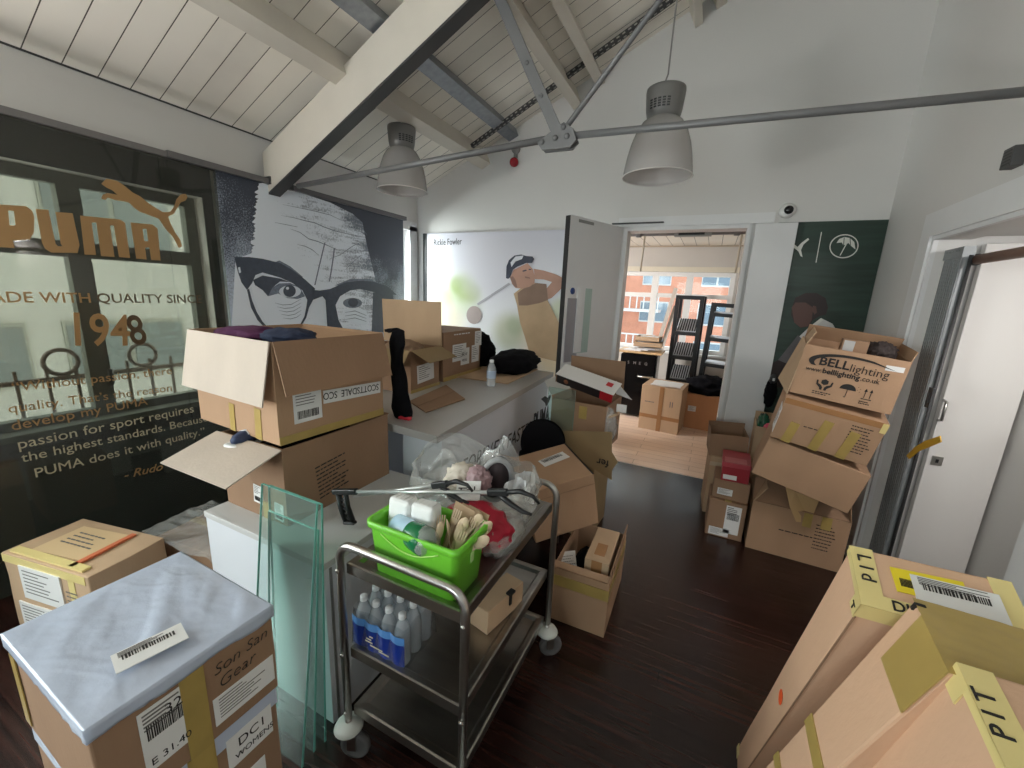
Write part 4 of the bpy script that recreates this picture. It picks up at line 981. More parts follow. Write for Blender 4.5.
# clothes heaped in the top carton
def heap(name, label, cat, c, r, m, amp=0.35, fr=2.2, seed=0, sub=4, floor=None, group=None, ridged=True):
    c = Vector(c)
    b = MB(); b.blob((0, 0, 0), r, amp, fr, seed, sub, None if floor is None else floor-c.z, ridged=ridged)
    o = b.build(name, m); o.location = c
    return tag(o, label, cat, group)
PURPLE = mat('purple_fabric', (84, 34, 76), 0.8, bump=0.4, bscale=40); NAVYF = mat('navy_fabric', (38, 48, 74), 0.8, bump=0.4, bscale=40)
heap('folded_jersey', 'purple garment peeping over the top carton edge at the left', 'clothing', (-1.66, 1.02, 1.345), (0.14, 0.10, 0.03), PURPLE, 0.3, 2.5, 2)
cp = thing('navy_garment', 'navy garment with pale printing lying in the top carton beside the purple one', 'clothing', (-1.47, 1.05, 1.34))
b = MB(); b.blob((0, 0, 0.01), (0.11, 0.09, 0.036), 0.2, 2.2, 4); b.build('fabric', NAVYF, cp)
b = MB(); print_lines(b, Matrix.Translation((0, 0, 0.036)) @ Matrix.Rotation(R(30), 4, 'X'), -0.07, -0.02, 0.16, 2, 0.018, mat('pale_print', (170, 176, 190), 0.6), 8, 0.007); b.build('pale_print', None, cp)
# support pile inside: hidden clothes keep them up
heap('clothes_pile', 'pile of folded clothes filling the top opened carton', 'clothing', (-1.58, 1.13, 1.17), (0.22, 0.2, 0.17), mat('dark_clothes', (40, 36, 48), 0.9), 0.1, 2, 9)
# trainer peeping from the lower carton
sh = thing('trainer_shoe', 'navy trainer with white sole peeping out of the lower opened carton', 'shoe', (-1.545, 0.905, 0.955), (R(8), 0, R(100)))
b = MB(); b.blob((0, 0, 0.02), (0.075, 0.032, 0.026), 0.15, 1.5, 3, 3); b.build('upper', mat('navy_shoe', (40, 54, 86), 0.7), sh)
b = MB(); b.box((0, 0, -0.004), (0.165, 0.066, 0.018), bevel=0.008); b.build('sole', mat('white_rubber', (226, 226, 224), 0.5), sh)
b = MB()
for k in range(4): b.tube([(-0.02+k*0.017, -0.022, 0.036), (-0.015+k*0.017, 0, 0.047), (-0.02+k*0.017, 0.022, 0.036)], 0.003, 6)
b.build('laces', mat('white_laces', (220, 220, 220), 0.8), sh)
heap('clothes_pile', 'dark items filling the lower opened carton under the trainer', 'clothing', (-1.51, 1.15, 0.82), (0.16, 0.24, 0.13), BLACKCLOTH, 0.12, 2, 5)

# ================================================================== ON THE COUNTER
def trousers():
    t = thing('black_trousers', 'black trousers hanging down between the cartons onto the counter end', 'clothing', (-1.36, 1.62, 0.9))
    def Lt(x, y, Y): return PY(x, y, Y)-Vector((-1.36, 1.62, 0.9))
    path = [(388, 331, 1.50), (398, 330, 1.48), (398, 345, 1.46), (397, 362, 1.47), (399, 385, 1.50), (401, 405, 1.55), (404, 417, 1.58)]
    wid = [0.03, 0.045, 0.05, 0.042, 0.055, 0.068, 0.072]
    P_ = [Lt(*p) for p in path]
    def fn(u, v):
        k = v*(len(P_)-1); i = min(int(k), len(P_)-2); fr = k-i
        c = P_[i].lerp(P_[i+1], fr); wd = wid[i]*(1-fr)+wid[i+1]*fr; a = u*2*math.pi
        rr = 1+0.18*math.sin(3*a+v*9)+0.1*math.sin(5*a-v*14)
        return c+Vector((math.cos(a)*wd*0.75*rr, math.sin(a)*wd*0.45*rr, 0.008*math.sin(a*2+v*20)))
    b = MB(); b.grid(fn, 28, 30); b.build('fabric', BLACKCLOTH, t)
    b = MB(); q = Lt(406, 421, 1.58); b.box((q.x+0.01, q.y-0.02, 0.012), (0.075, 0.03, 0.022), bevel=0.008); b.build('red_hem_tag', mat('red_tag', (196, 44, 58), 0.6), t)
    return t
trousers()
dC = (0.45, 0.325, 0.275)
C_ = carton('kraft carton with one white label on the counter beside the black trousers, lid flap raised', (-1.89, 2.145, 0.9), (0, 0, 3), dC, K2, True, [('+x', 205, 0.15, K6), ('+y', 88, 0.30, K3, dict(wscale=1.1)), ('-y', 230, 0.14, K6)], seed=8)
ship_label(C_, F(dC, '+x'), 0.07, 0.05, 0.19, 0.12, 3, 2)
tape_strip(C_, dC, '+x', 0.0, 0.0, 0.335, 0.02)
heap('crumpled_packing_paper', 'crumpled brown packing paper on top of the single-label counter carton', 'packing paper', (-1.80, 2.10, 1.165), (0.10, 0.10, 0.05), mat('brown_paper', (150, 122, 98), 0.8), 0.5, 2.4, 6)
dD = (0.36, 0.56, 0.36)
D_ = carton('kraft carton with four white labels on the counter beside the black bag', (-1.885, 2.675, 0.9), (0, 0, 2), dD, K2, False, seed=9)
f = F(dD, '+x'); ship_label(D_, f, 0.12, 0.13, 0.20, 0.13, 0, 2); ship_label(D_, f, 0.24, 0.09, 0.13, 0.13, 0, 3, words=[('DC 47', 0.12, 0.55, 0.03), ('MENS', 0.12, 0.2, 0.03)]); ship_label(D_, f, 0.41, 0.09, 0.12, 0.14, 0, 2); ship_label(D_, f, 0.46, 0.22, 0.11, 0.12, 0, 2)
b = MB(); print_lines(b, f, 0.14, 0.335, 0.35, 1, 0.02, PAPER, 4, 0.008); b.build('white_print', None, D_)
tape_strip(D_, dD, '+x', 0.0, 0.0, 0.58, 0.03)
pts = [PZ(x, y, 0.90) for x, y in ((409, 402.5), (426, 413.5), (465, 400), (446, 386))]
t = thing('loose_card_flap', 'flat brown piece of cardboard lying on the counter in front of the boxes', 'cardboard', pts[0])
b = MB(); b.poly([Vector((p.x, p.y, 0.903))-pts[0] for p in pts], thick=0.006, n=(0, 0, 1)); b.build('card_sheet', K2, t)
b = MB(); mdp = (pts[0]+pts[1])/2-pts[0]; q = (pts[2]+pts[3])/2-pts[0]; b.tube([mdp.lerp(q, 0.0)+Vector((0, 0, 0.0095)), q+Vector((0, 0, 0.0095))], 0.0012, 6); b.build('fold_line', KIN, t)
t = thing('black_bag', 'black fabric bag slumped on flattened card at the far counter end', 'bag', (-1.50, 2.98, 0.92))
b = MB(); b.blob((-0.06, -0.10, 0.10), (0.20, 0.30, 0.17), 0.30, 1.9, 11, 5, -0.008, ridged=True); b.blob((0.02, 0.18, 0.05), (0.17, 0.32, 0.10), 0.3, 2.1, 14, 4, -0.008, ridged=True); b.build('bag_body', BLACKCLOTH, t)
b = MB(); b.tube([(0.02, 0.05, 0.10), (0.08, 0.18, 0.075), (0.12, 0.28, 0.04), (0.10, 0.36, 0.02)], 0.018, 10); b.build('strap', BLACKCLOTH, t)
b = MB(); b.lim((-0.26, -0.36, 0), (0.20, 0.34, 0.008)); o = b.build('flattened_box', K3); o.location = (-1.5, 2.96, 0.902); o.rotation_euler = (0, 0, R(4)); tag(o, 'flattened cardboard sheet under the black bag on the counter', 'cardboard')
heap('bag_bundle', 'second black bundle behind the black bag against the labelled carton', 'bag', (-1.90, 3.16, 1.04), (0.18, 0.12, 0.15), BLACKCLOTH, 0.4, 2.0, 21, 4, 0.9)

def bottle(parent, c, h, r, cap, nm=('bottle_body', 'bottle_cap'), body_m=None, n=20, water=None):
    M = Matrix.Translation(c)
    b = MB(); b.lathe([(0, 0.002), (r*0.8, 0.0), (r*0.97, 0.02*h), (r, 0.06*h), (r*0.95, 0.25*h), (r, 0.3*h), (r, 0.62*h), (r*0.92, 0.7*h), (r*0.62, 0.82*h), (r*0.42, 0.89*h), (r*0.42, 0.93*h)], n, M); b.build(nm[0], body_m or CLEARPLASTIC, parent)
    b = MB(); b.lathe([(r*0.46, 0.905*h), (r*0.46, 0.99*h), (r*0.40, h), (0, h)], n, M); b.build(nm[1], cap, parent)
t = thing('water_bottle', 'single clear water bottle standing on the counter', 'bottle', (-1.352, 2.5, 0.9))
CAPW = mat('white_cap', (226, 228, 230), 0.4)
bottle(t, (0, 0, 0), 0.19, 0.033, CAPW)
b = MB(); b.lathe([(0.0336, 0.06), (0.0336, 0.115)], 24); b.build('label_sleeve', mat('pale_blue_label', (168, 184, 206), 0.4), t)

# ================================================================== SILVER WRAPPED STACK
dS = (0.388, 0.311, 0.222); Sx, Sy = -1.019, 0.34
dS2 = (0.374, 0.30, 0.598)
S2_ = carton('lower kraft carton under the silver wrapped one, label DC1 in black', (Sx, Sy, 0), (0, 0, -1), dS2, K2, False, seed=4, group=None)
f = F(dS2, '+x'); tape_strip(S2_, dS2, '+x', 0.115, 0.0, 0.05, 0.598)
ship_label(S2_, f, 0.185, 0.485, 0.10, 0.082, 0, 3, words=[('DC1', 0.22, 0.52, 0.033), ('WOMENS', 0.14, 0.18, 0.020)]); ship_label(S2_, f, 0.16, 0.33, 0.10, 0.11, 0, 2)
b = MB(); b.lim((-0.188, -0.152, 0.553), (0.1885, 0.1515, 0.6)); b.build('film_edge', SILVERFILM, S2_, label='grey film along the carton top')
S_ = carton('kraft carton with silver grey film stretched over its top, nearest at the left', (Sx, Sy, 0.602), (0, 0, -1), dS, K2, False, seed=6)
def film():
    W, D, H = dS
    b = MB()
    def top(u, v):
        x = (u-0.5)*(W+0.006); y = (v-0.5)*(D+0.006)
        q = Vector((x*9+y*3, y*14, 0)); z = H+0.004+0.004*noise.noise(q)+0.007*max(0, noise.noise(Vector((x*5+1.3, (x*0.6+y)*16, 2.0))))+0.0018*max(0, 0.35-abs(noise.noise(Vector((x*11+2*y, y*22-x*8, 5.0))))*1.6)+0.0007*max(0, 0.3-abs(noise.noise(Vector((x*30, y*30-x*16, 9.0))))*1.6)
        ed = min(u, 1-u, v, 1-v); z = H+0.003+(z-H-0.003)*min(1, ed*8)
        return Vector((x, y, z))
    b.grid(top, 110, 90)
    for (ax, sg) in ((0, 1), (0, -1), (1, 1), (1, -1)):
        def side(u, v, ax=ax, sg=sg):
            drop = 0.028+0.012*noise.noise(Vector((u*4, ax*3+sg, 1)))
            o = 0.003+0.0025*noise.noise(Vector((u*20, v*5, ax*4+sg)))*v
            if ax == 0: return Vector((sg*(W/2+o), (u-0.5)*(D+0.006), H+0.003-v*drop))
            return Vector(((u-0.5)*(W+0.006), sg*(D/2+o), H+0.003-v*drop))
        b.grid(side, 30, 4)
    return b
film().build('silver_film', SILVERFILM, S_, label='crinkled silver grey plastic film', solidify=0.0008)
M = frame((-0.075, -0.105, dS[2]+0.014), (0.93, 0.42, 0), (-0.42, 0.93, 0))
ship_label(S_, frame((0.128, -0.092, dS[2]+0.0145), (0.21, 1, 0), (-1, 0.21, 0)), 0, 0, 0.108, 0.058, 0, 1)
f = F(dS, '+x')
b = MB(); text_into(b, 'Son San', f @ Matrix.Translation((0.182, 0.150, 0.001)) @ Matrix.Rotation(R(3), 4, 'Z'), 0.036, INK, shear=0.3, bold=-0.02); text_into(b, 'Gear', f @ Matrix.Translation((0.187, 0.113, 0.001)) @ Matrix.Rotation(R(3), 4, 'Z'), 0.038, INK, shear=0.3, bold=-0.02); b.build('handwriting', None, S_)
tape_strip(S_, dS, '+x', 0.125, 0.0, 0.042, 0.2)
ship_label(S_, f, 0.06, 0.05, 0.075, 0.135, 0, 1, words=[('32', 0.5, 0.72, 0.03), ('E 31.40', 0.1, 0.08, 0.022)]); ship_label(S_, f, 0.175, 0.03, 0.128, 0.068, 0, 2)
tape_strip(S_, dS, '-y', 0.02, 0.02, 0.03, 0.17)

# ================================================================== BOXES ON THE FLOOR BY THE PANEL
dL = (0.50, 0.27, 0.425)
L_ = carton('battered kraft carton with taped letters on top, on the floor by the tinted panel', (-2.275, 0.615, 0), (0, 0, 11), dL, K3, False, seed=12, crumple=0.006)
f = F(dL, '+z')
o = decal(L_, 'document_pouch', f, 0.10, 0.04, 0.26, 0.18, mat('kraft_paper_note', (212, 182, 140), 0.6), 3, th=0.006)
b = MB(); print_lines(b, f @ Matrix.Translation((0, 0, 0.0075)), 0.14, 0.18, 0.17, 4, 0.022, INKGREY, 3, 0.006); b.build('handwriting', None, L_)
o = decal(L_, 'red_stripe', f, 0.365, 0.015, 0.022, 0.23, mat('orange_red_stripe', (214, 116, 76), 0.5), 3, th=0.009)
o = decal(L_, 'clear_tape', f, 0.03, 0.01, 0.42, 0.03, TAPEPALE, 0, th=0.009)
f = F(dL, '-y'); ship_label(L_, f, 0.10, 0.24, 0.24, 0.15, 0, 2, th=0.006); ship_label(L_, f, 0.05, 0.08, 0.2, 0.13, 0, 2, th=0.006); tape_strip(L_, dL, '-y', 0.0, 0.385, 0.48, 0.035, TAPEPALE); tape_strip(L_, dL, '-y', 0.38, 0.1, 0.035, 0.29, TAPEPALE); 
b = MB(); print_lines(b, f @ Matrix.Translation((0, 0, 0.003)), 0.36, 0.33, 0.1, 4, 0.02, INKGREY, 9, 0.005); b.build('printing', None, L_)
dL2 = (0.44, 0.32, 0.36)
L2_ = carton('kraft carton under crinkled clear plastic, between the battered carton and the white plinth', (-2.02, 1.02, 0), (0, 0, 6), dL2, K2, False, seed=15)
tape_strip(L2_, dL2, '+z', 0.0, 0.14, 0.44, 0.04)
pb_ = MB()
def sheet(u, v):
    x = (u-0.5)*0.50; y = (v-0.5)*0.34; ed = min(u, 1-u, v, 1-v)
    z = 0.012+0.03*(0.5-abs(noise.noise(Vector((x*6, y*8, 3)))))+0.02*(0.5-abs(noise.noise(Vector((x*15, y*15, 1)))))
    if u > 0.93: z -= (u-0.93)*1.5
    return Vector((x, y, max(0.006, z+0.01)))
pb_.grid(sheet, 30, 22, smooth=False); o = pb_.build('plastic_sheet', PLASTICBAG); o.location = (-2.02, 0.97, 0.362); o.rotation_euler = (0, 0, R(8)); tag(o, 'crinkled clear plastic sheet lying over the carton by the plinth', 'plastic sheet')

# ================================================================== GLASS PANES LEANING ON THE CABINET
def pane(x0, x1, yb, zt, ytop, label, dx=0.0):
    t = thing('glass_sheet', label, 'glass pane', ((x0+x1)/2, yb, 0.0), (-math.atan2(ytop-yb, zt), 0, 0), 'glass panes leaning on the cabinet')
    h = math.hypot(zt, ytop-yb); w_ = x1-x0
    MB().lim((-w_/2, -0.003, 0.002), (w_/2, 0.003, h)).build('glass_sheet', PANE, t)
    b = MB(); b.lim((w_/2, -0.0035, 0.002), (w_/2+0.0015, 0.0035, h)).lim((-w_/2-0.0015, -0.0035, 0.002), (-w_/2, 0.0035, h)).lim((-w_/2, -0.0035, h), (w_/2, 0.0035, h+0.0015)); b.build('polished_edge', GLASS_EDGE, t, label='aqua green polished edge')
    return t
pane(-1.275, -1.012, 0.655, 0.895, 0.775, 'front clear glass pane of those leaning on the white cabinet')
pane(-1.255, -1.018, 0.705, 0.80, 0.777, 'shorter clear glass pane behind the front one')
pane(-1.265, -1.012, 0.745, 0.885, 0.791, 'rear clear glass pane against the white cabinet')

# ================================================================== TROLLEY AND WHAT IT CARRIES
TX0, TX1, TY0, TY1 = -0.905, -0.462, 0.757, 1.44
tr = thing('steel_trolley', 'stainless steel three shelf trolley on castors in the middle of the room', 'trolley', ((TX0+TX1)/2, (TY0+TY1)/2, 0))
def lt(x, y, z): return Vector((x-(TX0+TX1)/2, y-(TY0+TY1)/2, z))
for y in (TY0, TY1):
    pts = [lt(TX0, y, 0.16), lt(TX0, y, 0.74)]
    rr = 0.055
    for k in range(9):
        a = math.pi-k*math.pi/16; pts.append(lt(TX0+rr+rr*math.cos(a), y, 0.755+rr*math.sin(a)))
    for k in range(9):
        a = math.pi/2-k*math.pi/16; pts.append(lt(TX1-rr+rr*math.cos(a), y, 0.755+rr*math.sin(a)))
    pts += [lt(TX1, y, 0.74), lt(TX1, y, 0.16)]
    MB().tube(pts, 0.0125, 14).build('frame_tube', STAIN, tr)
for z in (0.735, 0.43, 0.20):
    b = MB(); a0, a1, c0, c1 = TX0+0.013, TX1-0.013, TY0+0.012, TY1-0.012
    b.lim(lt(a0+0.03, c0+0.03, z-0.014), lt(a1-0.03, c1-0.03, z-0.010))
    # rolled rim with a shallow step
    prof = [(0.0, -0.034), (0.0, 0.0), (0.006, 0.002), (0.024, 0.0), (0.034, -0.010)]
    rings = []
    for d, h in prof:
        rings.append([b.bm.verts.new(lt(*q)) for q in ((a0+d, c0+d, z+h), (a1-d, c0+d, z+h), (a1-d, c1-d, z+h), (a0+d, c1-d, z+h))])
    for p, q in zip(rings, rings[1:]):
        for k in range(4): b.bm.faces.new([p[k], p[(k+1) % 4], q[(k+1) % 4], q[k]])
    b.build('shelf', STAINDULL, tr)
b = MB()
for x in (TX0, TX1):
    for y in (TY0, TY1):
        for z in (0.718, 0.413, 0.183):
            b.lathe([(0, 0.016), (0.006, 0.015), (0.007, 0.012), (0.007, 0.0)], 10, Matrix.Translation(lt(x, y, z)) @ Matrix.Rotation(R(90 if y < 1 else -90), 4, 'X'))
b.build('bolts', STAIN, tr)
BUFFER = mat('white_rubber_buffer', (206, 208, 202), 0.6); TYRE = mat('grey_rubber_tyre', (92, 90, 90), 0.7)
for x, y, a in ((TX0, TY0, 200), (TX1, TY0, 230), (TX0, TY1, 160), (TX1, TY1, 215)):
    b = MB(); o = lt(x, y, 0); dx, dy = math.cos(R(a)), math.sin(R(a)); ax = Vector((dx, dy, 0)); sd = Vector((-dy, dx, 0))
    b.tube([o+Vector((0, 0, 0.112)), o+Vector((0, 0, 0.165))], 0.012)
    Mf = frame(o-ax*0.02+Vector((0, 0, 0.05)), ax, sd)
    for s in (-1, 1): b.box((0.006, s*0.017, 0.028), (0.03, 0.003, 0.075), Mf)
    b.box((0.012, 0, 0.062), (0.036, 0.036, 0.004), Mf)
    cs = b.build('castor', STAIN, tr)
    MB().lathe([(0, 0.118), (0.044, 0.118), (0.047, 0.122), (0.040, 0.134), (0.016, 0.146), (0, 0.146)], 28, Matrix.Translation(o)).build('buffer', BUFFER, cs)
    Mw = frame(o-ax*0.02+Vector((0, 0, 0.05)), ax, (0, 0, 1))
    MB().lathe([(0, 0.011), (0.014, 0.012), (0.032, 0.009), (0.036, 0.013), (0.047, 0.012), (0.05, 0.006), (0.05, -0.006), (0.047, -0.012), (0.036, -0.013), (0.032, -0.009), (0.014, -0.012), (0, -0.011)], 30, Mw).build('wheel', TYRE, cs)

# green tub
gx0, gx1, gy0, gy1, gz0, gz1 = -0.815, -0.505, 0.782, 0.945, 0.727, 0.897
tub = thing('green_tub', 'bright lime green plastic tub of picnic things on the trolley top', 'tub', ((gx0+gx1)/2, (gy0+gy1)/2, gz0))
def rrect(hx, hy, r, z, n=6):
    out = []
    for cx_, cy_, a0 in ((hx-r, hy-r, 0), (-hx+r, hy-r, 90), (-hx+r, -hy+r, 180), (hx-r, -hy+r, 270)):
        for k in range(n+1):
            a = R(a0+90*k/n); out.append(Vector((cx_+r*math.cos(a), cy_+r*math.sin(a), z)))
    return out
hx, hy, hh = (gx1-gx0)/2, (gy1-gy0)/2, gz1-gz0
b = MB(); rings = []
for fx, z, off in ((0.90, 0.0, -0.004), (0.90, 0.0, 0), (0.985, hh-0.022, 0), (0.99, hh-0.020, 0.0), (1.0, hh-0.018, 0.006), (1.0, hh, 0.006), (0.985, hh, -0.002), (0.975, hh-0.02, -0.004), (0.89, 0.006, -0.006)):
    rings.append([b.bm.verts.new(p) for p in rrect(hx*fx+off, hy*fx+off, 0.022, z)])
for p, q in zip(rings[1:], rings[2:]):
    for k in range(len(p)):
        fc = b.bm.faces.new([p[k], p[(k+1) % len(p)], q[(k+1) % len(p)], q[k]]); fc.smooth = True
b.bm.faces.new(rings[1][::-1]); b.bm.faces.new(rings[-1])
for v in rings[0]: b.bm.verts.remove(v)
b.build('tub_body', GREENPLASTIC, tub)
def smile(u, v):
    x = (u-0.5)*0.2-0.02; z = hh-0.035-0.028*math.sin(u*math.pi)
    return Vector((x, -hy*0.975+0.0005-(z-hh*0.5)*0.05+v*0.001, z+v*0.003))
b = MB(); b.tube([Vector((-0.105+0.2*u/20, -hy*0.985-0.001, hh-0.03-0.032*math.sin(math.pi*u/20)*(1 if u > 0 else 0))) for u in range(21)], 0.002, 6); b.build('moulded_rib', mat('pale_lime', (170, 216, 110), 0.4), tub)
b = MB(); b.box((hx*0.955+0.003, 0.0, hh*0.62), (0.002, 0.016, 0.03), bevel=0.0005); b.build('emblem', mat('pale_emblem', (190, 226, 150), 0.4), tub)
# paper napkins: two packs standing on end
NAP = mat('white_napkin_paper', (232, 232, 230), 0.8, bump=0.3, bscale=30)
for i, (x, y, lab) in enumerate(((-0.758, 0.862, 'left white napkin pack standing in the green tub'), (-0.676, 0.866, 'right white napkin pack standing in the green tub'))):
    t = thing('napkin_pack', lab, 'napkins', (x, y, 0.74), (R(-4), 0, R(2)), 'napkin packs in the green tub')
    b = MB(); b.box((0, 0, 0.10), (0.080, 0.055, 0.205), bevel=0.014, seg=3, cuts=2); b.crumple(0.004, 14, i+2); b.build('napkins', NAP, t)
    b = MB()
    for k in range(5): b.box((-0.03+k*0.015, 0, 0.203), (0.001, 0.035, 0.001))
    b.build('paper_edges', mat('napkin_edge_grey', (196, 196, 194), 0.8), t)  # thin greyer lines along the paper edges
# nested cups in a blue and green sleeve
t = thing('cup_sleeve', 'stack of cups in pale blue and dark green plastic sleeve in the tub', 'cups', (-0.668, 0.818, 0.872), (R(90), R(14), R(78)))
b = MB(); b.lathe([(0, -0.085), (0.032, -0.085), (0.035, -0.05), (0.037, -0.02)], 24); b.crumple(0.003, 20, 3); b.build('pale_sleeve', mat('pale_blue_plastic', (176, 206, 224), 0.25), t)
b = MB(); b.lathe([(0.037, -0.02), (0.039, 0.0), (0.041, 0.04), (0.036, 0.052), (0, 0.05)], 24); b.crumple(0.003, 20, 5); b.build('green_cups', mat('dark_green_plastic', (24, 110, 66), 0.2), t)
b = MB(); b.lathe([(0.041, 0.035), (0.040, 0.055), (0.030, 0.07), (0.012, 0.08)], 20); b.crumple(0.008, 25, 6); b.build('plastic_tail', PLASTICBAG, t)
# wooden cutlery
WOODC = mat('pale_birch_wood', (224, 200, 170), 0.6, var=0.08, scale=15)
rnd = random.Random(11)
def cutlery(kind):
    t = thing('wooden_spoon' if kind == 0 else 'wooden_fork', '', 'cutlery', (0, 0, 0))
    b = MB(); b.poly([(-0.007, 0, 0), (0.007, 0, 0), (0.0045, 0, 0.06), (0.0055, 0, 0.105), (-0.0055, 0, 0.105), (-0.0045, 0, 0.06)], thick=0.0022, n=(0, 1, 0)); b.build('handle', WOODC, t)
    b = MB()
    if kind == 0:
        def fn(u, v):
            a = u*2*math.pi; r = v
            return Vector((0.0155*r*math.cos(a), 0.001+0.006*(r*r-1), 0.128+0.026*r*math.sin(a)))
        b.grid(fn, 18, 5); b.build('bowl', WOODC, t, solidify=0.002)
    else:
        b.poly([(-0.0055, 0, 0.105), (0.0055, 0, 0.105), (0.012, 0, 0.125), (-0.012, 0, 0.125)], thick=0.0022, n=(0, 1, 0))
        for k in range(4): b.box((-0.0105+k*0.007, 0.0011, 0.138), (0.0035, 0.0022, 0.03))
        b.build('tines', WOODC, t)
    return t
protos = [cutlery(0), cutlery(1)]
spots = [(-0.600, 0.850, 0.84, -14, 24, 20, 0, 'wooden spoon with the highest round bowl, leaning right in the tub'),
         (-0.585, 0.820, 0.83, -6, 30, 60, 0, 'wooden spoon at the front of the cutlery in the tub, by the green cups'),
         (-0.572, 0.835, 0.85, -12, 46, 10, 0, 'wooden spoon tipped far over the right end of the tub'),
         (-0.590, 0.870, 0.85, -20, 40, 10, 1, 'wooden fork lying to the right above the tub rim'),
         (-0.612, 0.835, 0.83, -20, 8, 40, 1, 'wooden fork standing behind the front spoon in the tub'),
         (-0.580, 0.860, 0.835, -25, 16, 0, 1, 'wooden fork behind the highest spoon in the tub'),
         (-0.600, 0.812, 0.83, -4, 14, 80, 0, 'wooden spoon low at the near rim of the tub'),
         (-0.562, 0.880, 0.84, -8, 36, 30, 0, 'wooden spoon pointing out over the right rim of the tub'),
         (-0.620, 0.875, 0.845, -12, 14, 5, 1, 'wooden fork beside the right napkin pack'),
         (-0.566, 0.808, 0.83, -6, 20, 30, 1, 'wooden fork in the near right corner of the tub'),
         (-0.555, 0.845, 0.83, -10, 22, 120, 0, 'wooden spoon with its bowl turned sideways near the right tub wall'),
         (-0.588, 0.895, 0.845, -10, 28, 15, 0, 'wooden spoon at the back of the cutlery, before the red cloth')]
used = [False, False]
for (x, y, z, rx, ry, rz, k, lab) in spots:
    if not used[k]: o = protos[k]; used[k] = True
    else: o = copy_thing(protos[k])
    o.location = (x, y, z-0.06); o.rotation_euler = (R(rx), R(ry), R(rz)); o['label'] = lab; o['group'] = 'wooden cutlery in the green tub'
t = thing('kraft_paper_bundle', 'brown paper wallets standing in the tub behind the cutlery', 'paper', (-0.60, 0.918, 0.75), (R(-8), R(12), 0))
for k in range(3): MB().box((-0.02+k*0.02, k*0.008, 0.09), (0.07, 0.003, 0.18)).build('paper_wallet', mat('tan_paper', (196, 166, 134), 0.7), t)
# litter pickers
ALU = mat('pale_aluminium_tube', (206, 208, 206), 0.3, metal=0.5)
def picker(h0, tip, Yh, Yt, label, handle=True):
    ph = PY(*h0, Yh); pt_ = PY(*tip, Yt)
    t = thing('litter_picker', label, 'litter picker', ph, group='litter pickers on the trolley')
    d = pt_-ph; ln = d.length; M = frame((0, 0, 0), d, (-d.y, d.x, 0))
    b = MB(); b.tube([M @ Vector((0.05, 0, 0)), M @ Vector((ln-0.05, 0, 0))], 0.0065, 12); b.build('tube', ALU, t)
    b = MB(); b.box((ln-0.055, 0, 0), (0.07, 0.016, 0.022), M, bevel=0.004)
    b.tube([M @ Vector((ln-0.03, 0, 0.0)), M @ Vector((ln+0.02, 0.0, 0.004)), M @ Vector((ln+0.06, 0, -0.012)), M @ Vector((ln+0.075, 0, -0.035))], [0.008, 0.008, 0.006, 0.004], 8)
    b.tube([M @ Vector((ln-0.05, 0, -0.008)), M @ Vector((ln-0.02, 0, -0.035)), M @ Vector((ln+0.015, 0, -0.06)), M @ Vector((ln+0.045, 0, -0.07))], [0.008, 0.009, 0.007, 0.004], 8)
    b.build('jaws', BLACK, t)
    if handle:
        b = MB(); b.box((0.0, 0, 0), (0.12, 0.020, 0.022), M, bevel=0.005)
        b.tube([M @ Vector((-0.035, 0, -0.005)), M @ Vector((-0.04, 0, -0.06)), M @ Vector((-0.03, 0, -0.115))], 0.011, 10)
        b.tube([M @ Vector((0.0, 0, -0.008)), M @ Vector((-0.005, 0, -0.06)), M @ Vector((0.005, 0, -0.118))], 0.010, 10)
        for k in range(5): b.tube([M @ Vector((-0.038, 0, -0.03-0.018*k)), M @ Vector((-0.002, 0, -0.038-0.018*k))], 0.004, 6)
        b.box((-0.012, 0, -0.123), (0.055, 0.02, 0.012), M, bevel=0.004)
        b.build('pistol_handle', BLACK, t)
    return t
picker((345, 491.5), (514, 492.5), 0.985, 1.02, 'silver litter picker whose black pistol handle rests on the white cabinet')
picker((346, 497), (452, 483), 1.06, 1.01, 'silver litter picker crossing behind the first, jaws above the napkins', handle=False)
# carrier bag on the trolley and its contents
bag = thing('plastic_bag', 'crumpled clear plastic bag on the far half of the trolley top', 'bag', (-0.665, 1.22, 0.728))
def rdg(q): return 0.5-abs(noise.noise(q))*2
def bagfn(u, v):
    a = u*2*math.pi; h = v; ca, sa = math.cos(a), math.sin(a)
    top = 0.155+0.06*noise.noise(Vector((ca*1.6, sa*1.6, 4)))+0.10*max(0, math.cos(a-2.5))**3+0.05*max(0, math.cos(a-0.3))**4
    bul = 0.92+0.26*math.sin(h*2.2)-0.06*h
    wob = 1+0.09*rdg(Vector((ca*2.2, sa*2.2, h*2.6)))+0.05*rdg(Vector((ca*6, sa*6, h*6)))
    hx_ = 0.175+0.10*max(0, -ca)
    return Vector((hx_*bul*wob*ca, 0.17*bul*wob*sa, 0.004+h*top))
b = MB(); b.grid(bagfn, 56, 16, smooth=False); b.build('bag_film', PLASTICBAG, bag)
b = MB()
def peak(u, v):
    p = Vector((-0.27+0.16*u, -0.03+0.06*u, 0.07)); q = Vector((-0.25+0.34*u, 0.02+0.05*u, 0.16+0.06*math.sin(u*9)+0.10*max(0, 1-abs(u-0.83)*6)))
    c = p.lerp(q, v); return c+noise.noise_vector(Vector((u*5, v*4, 2)))*0.03
b.grid(peak, 22, 12, smooth=False); b.build('bag_fold', PLASTICBAG, bag)
b = MB()
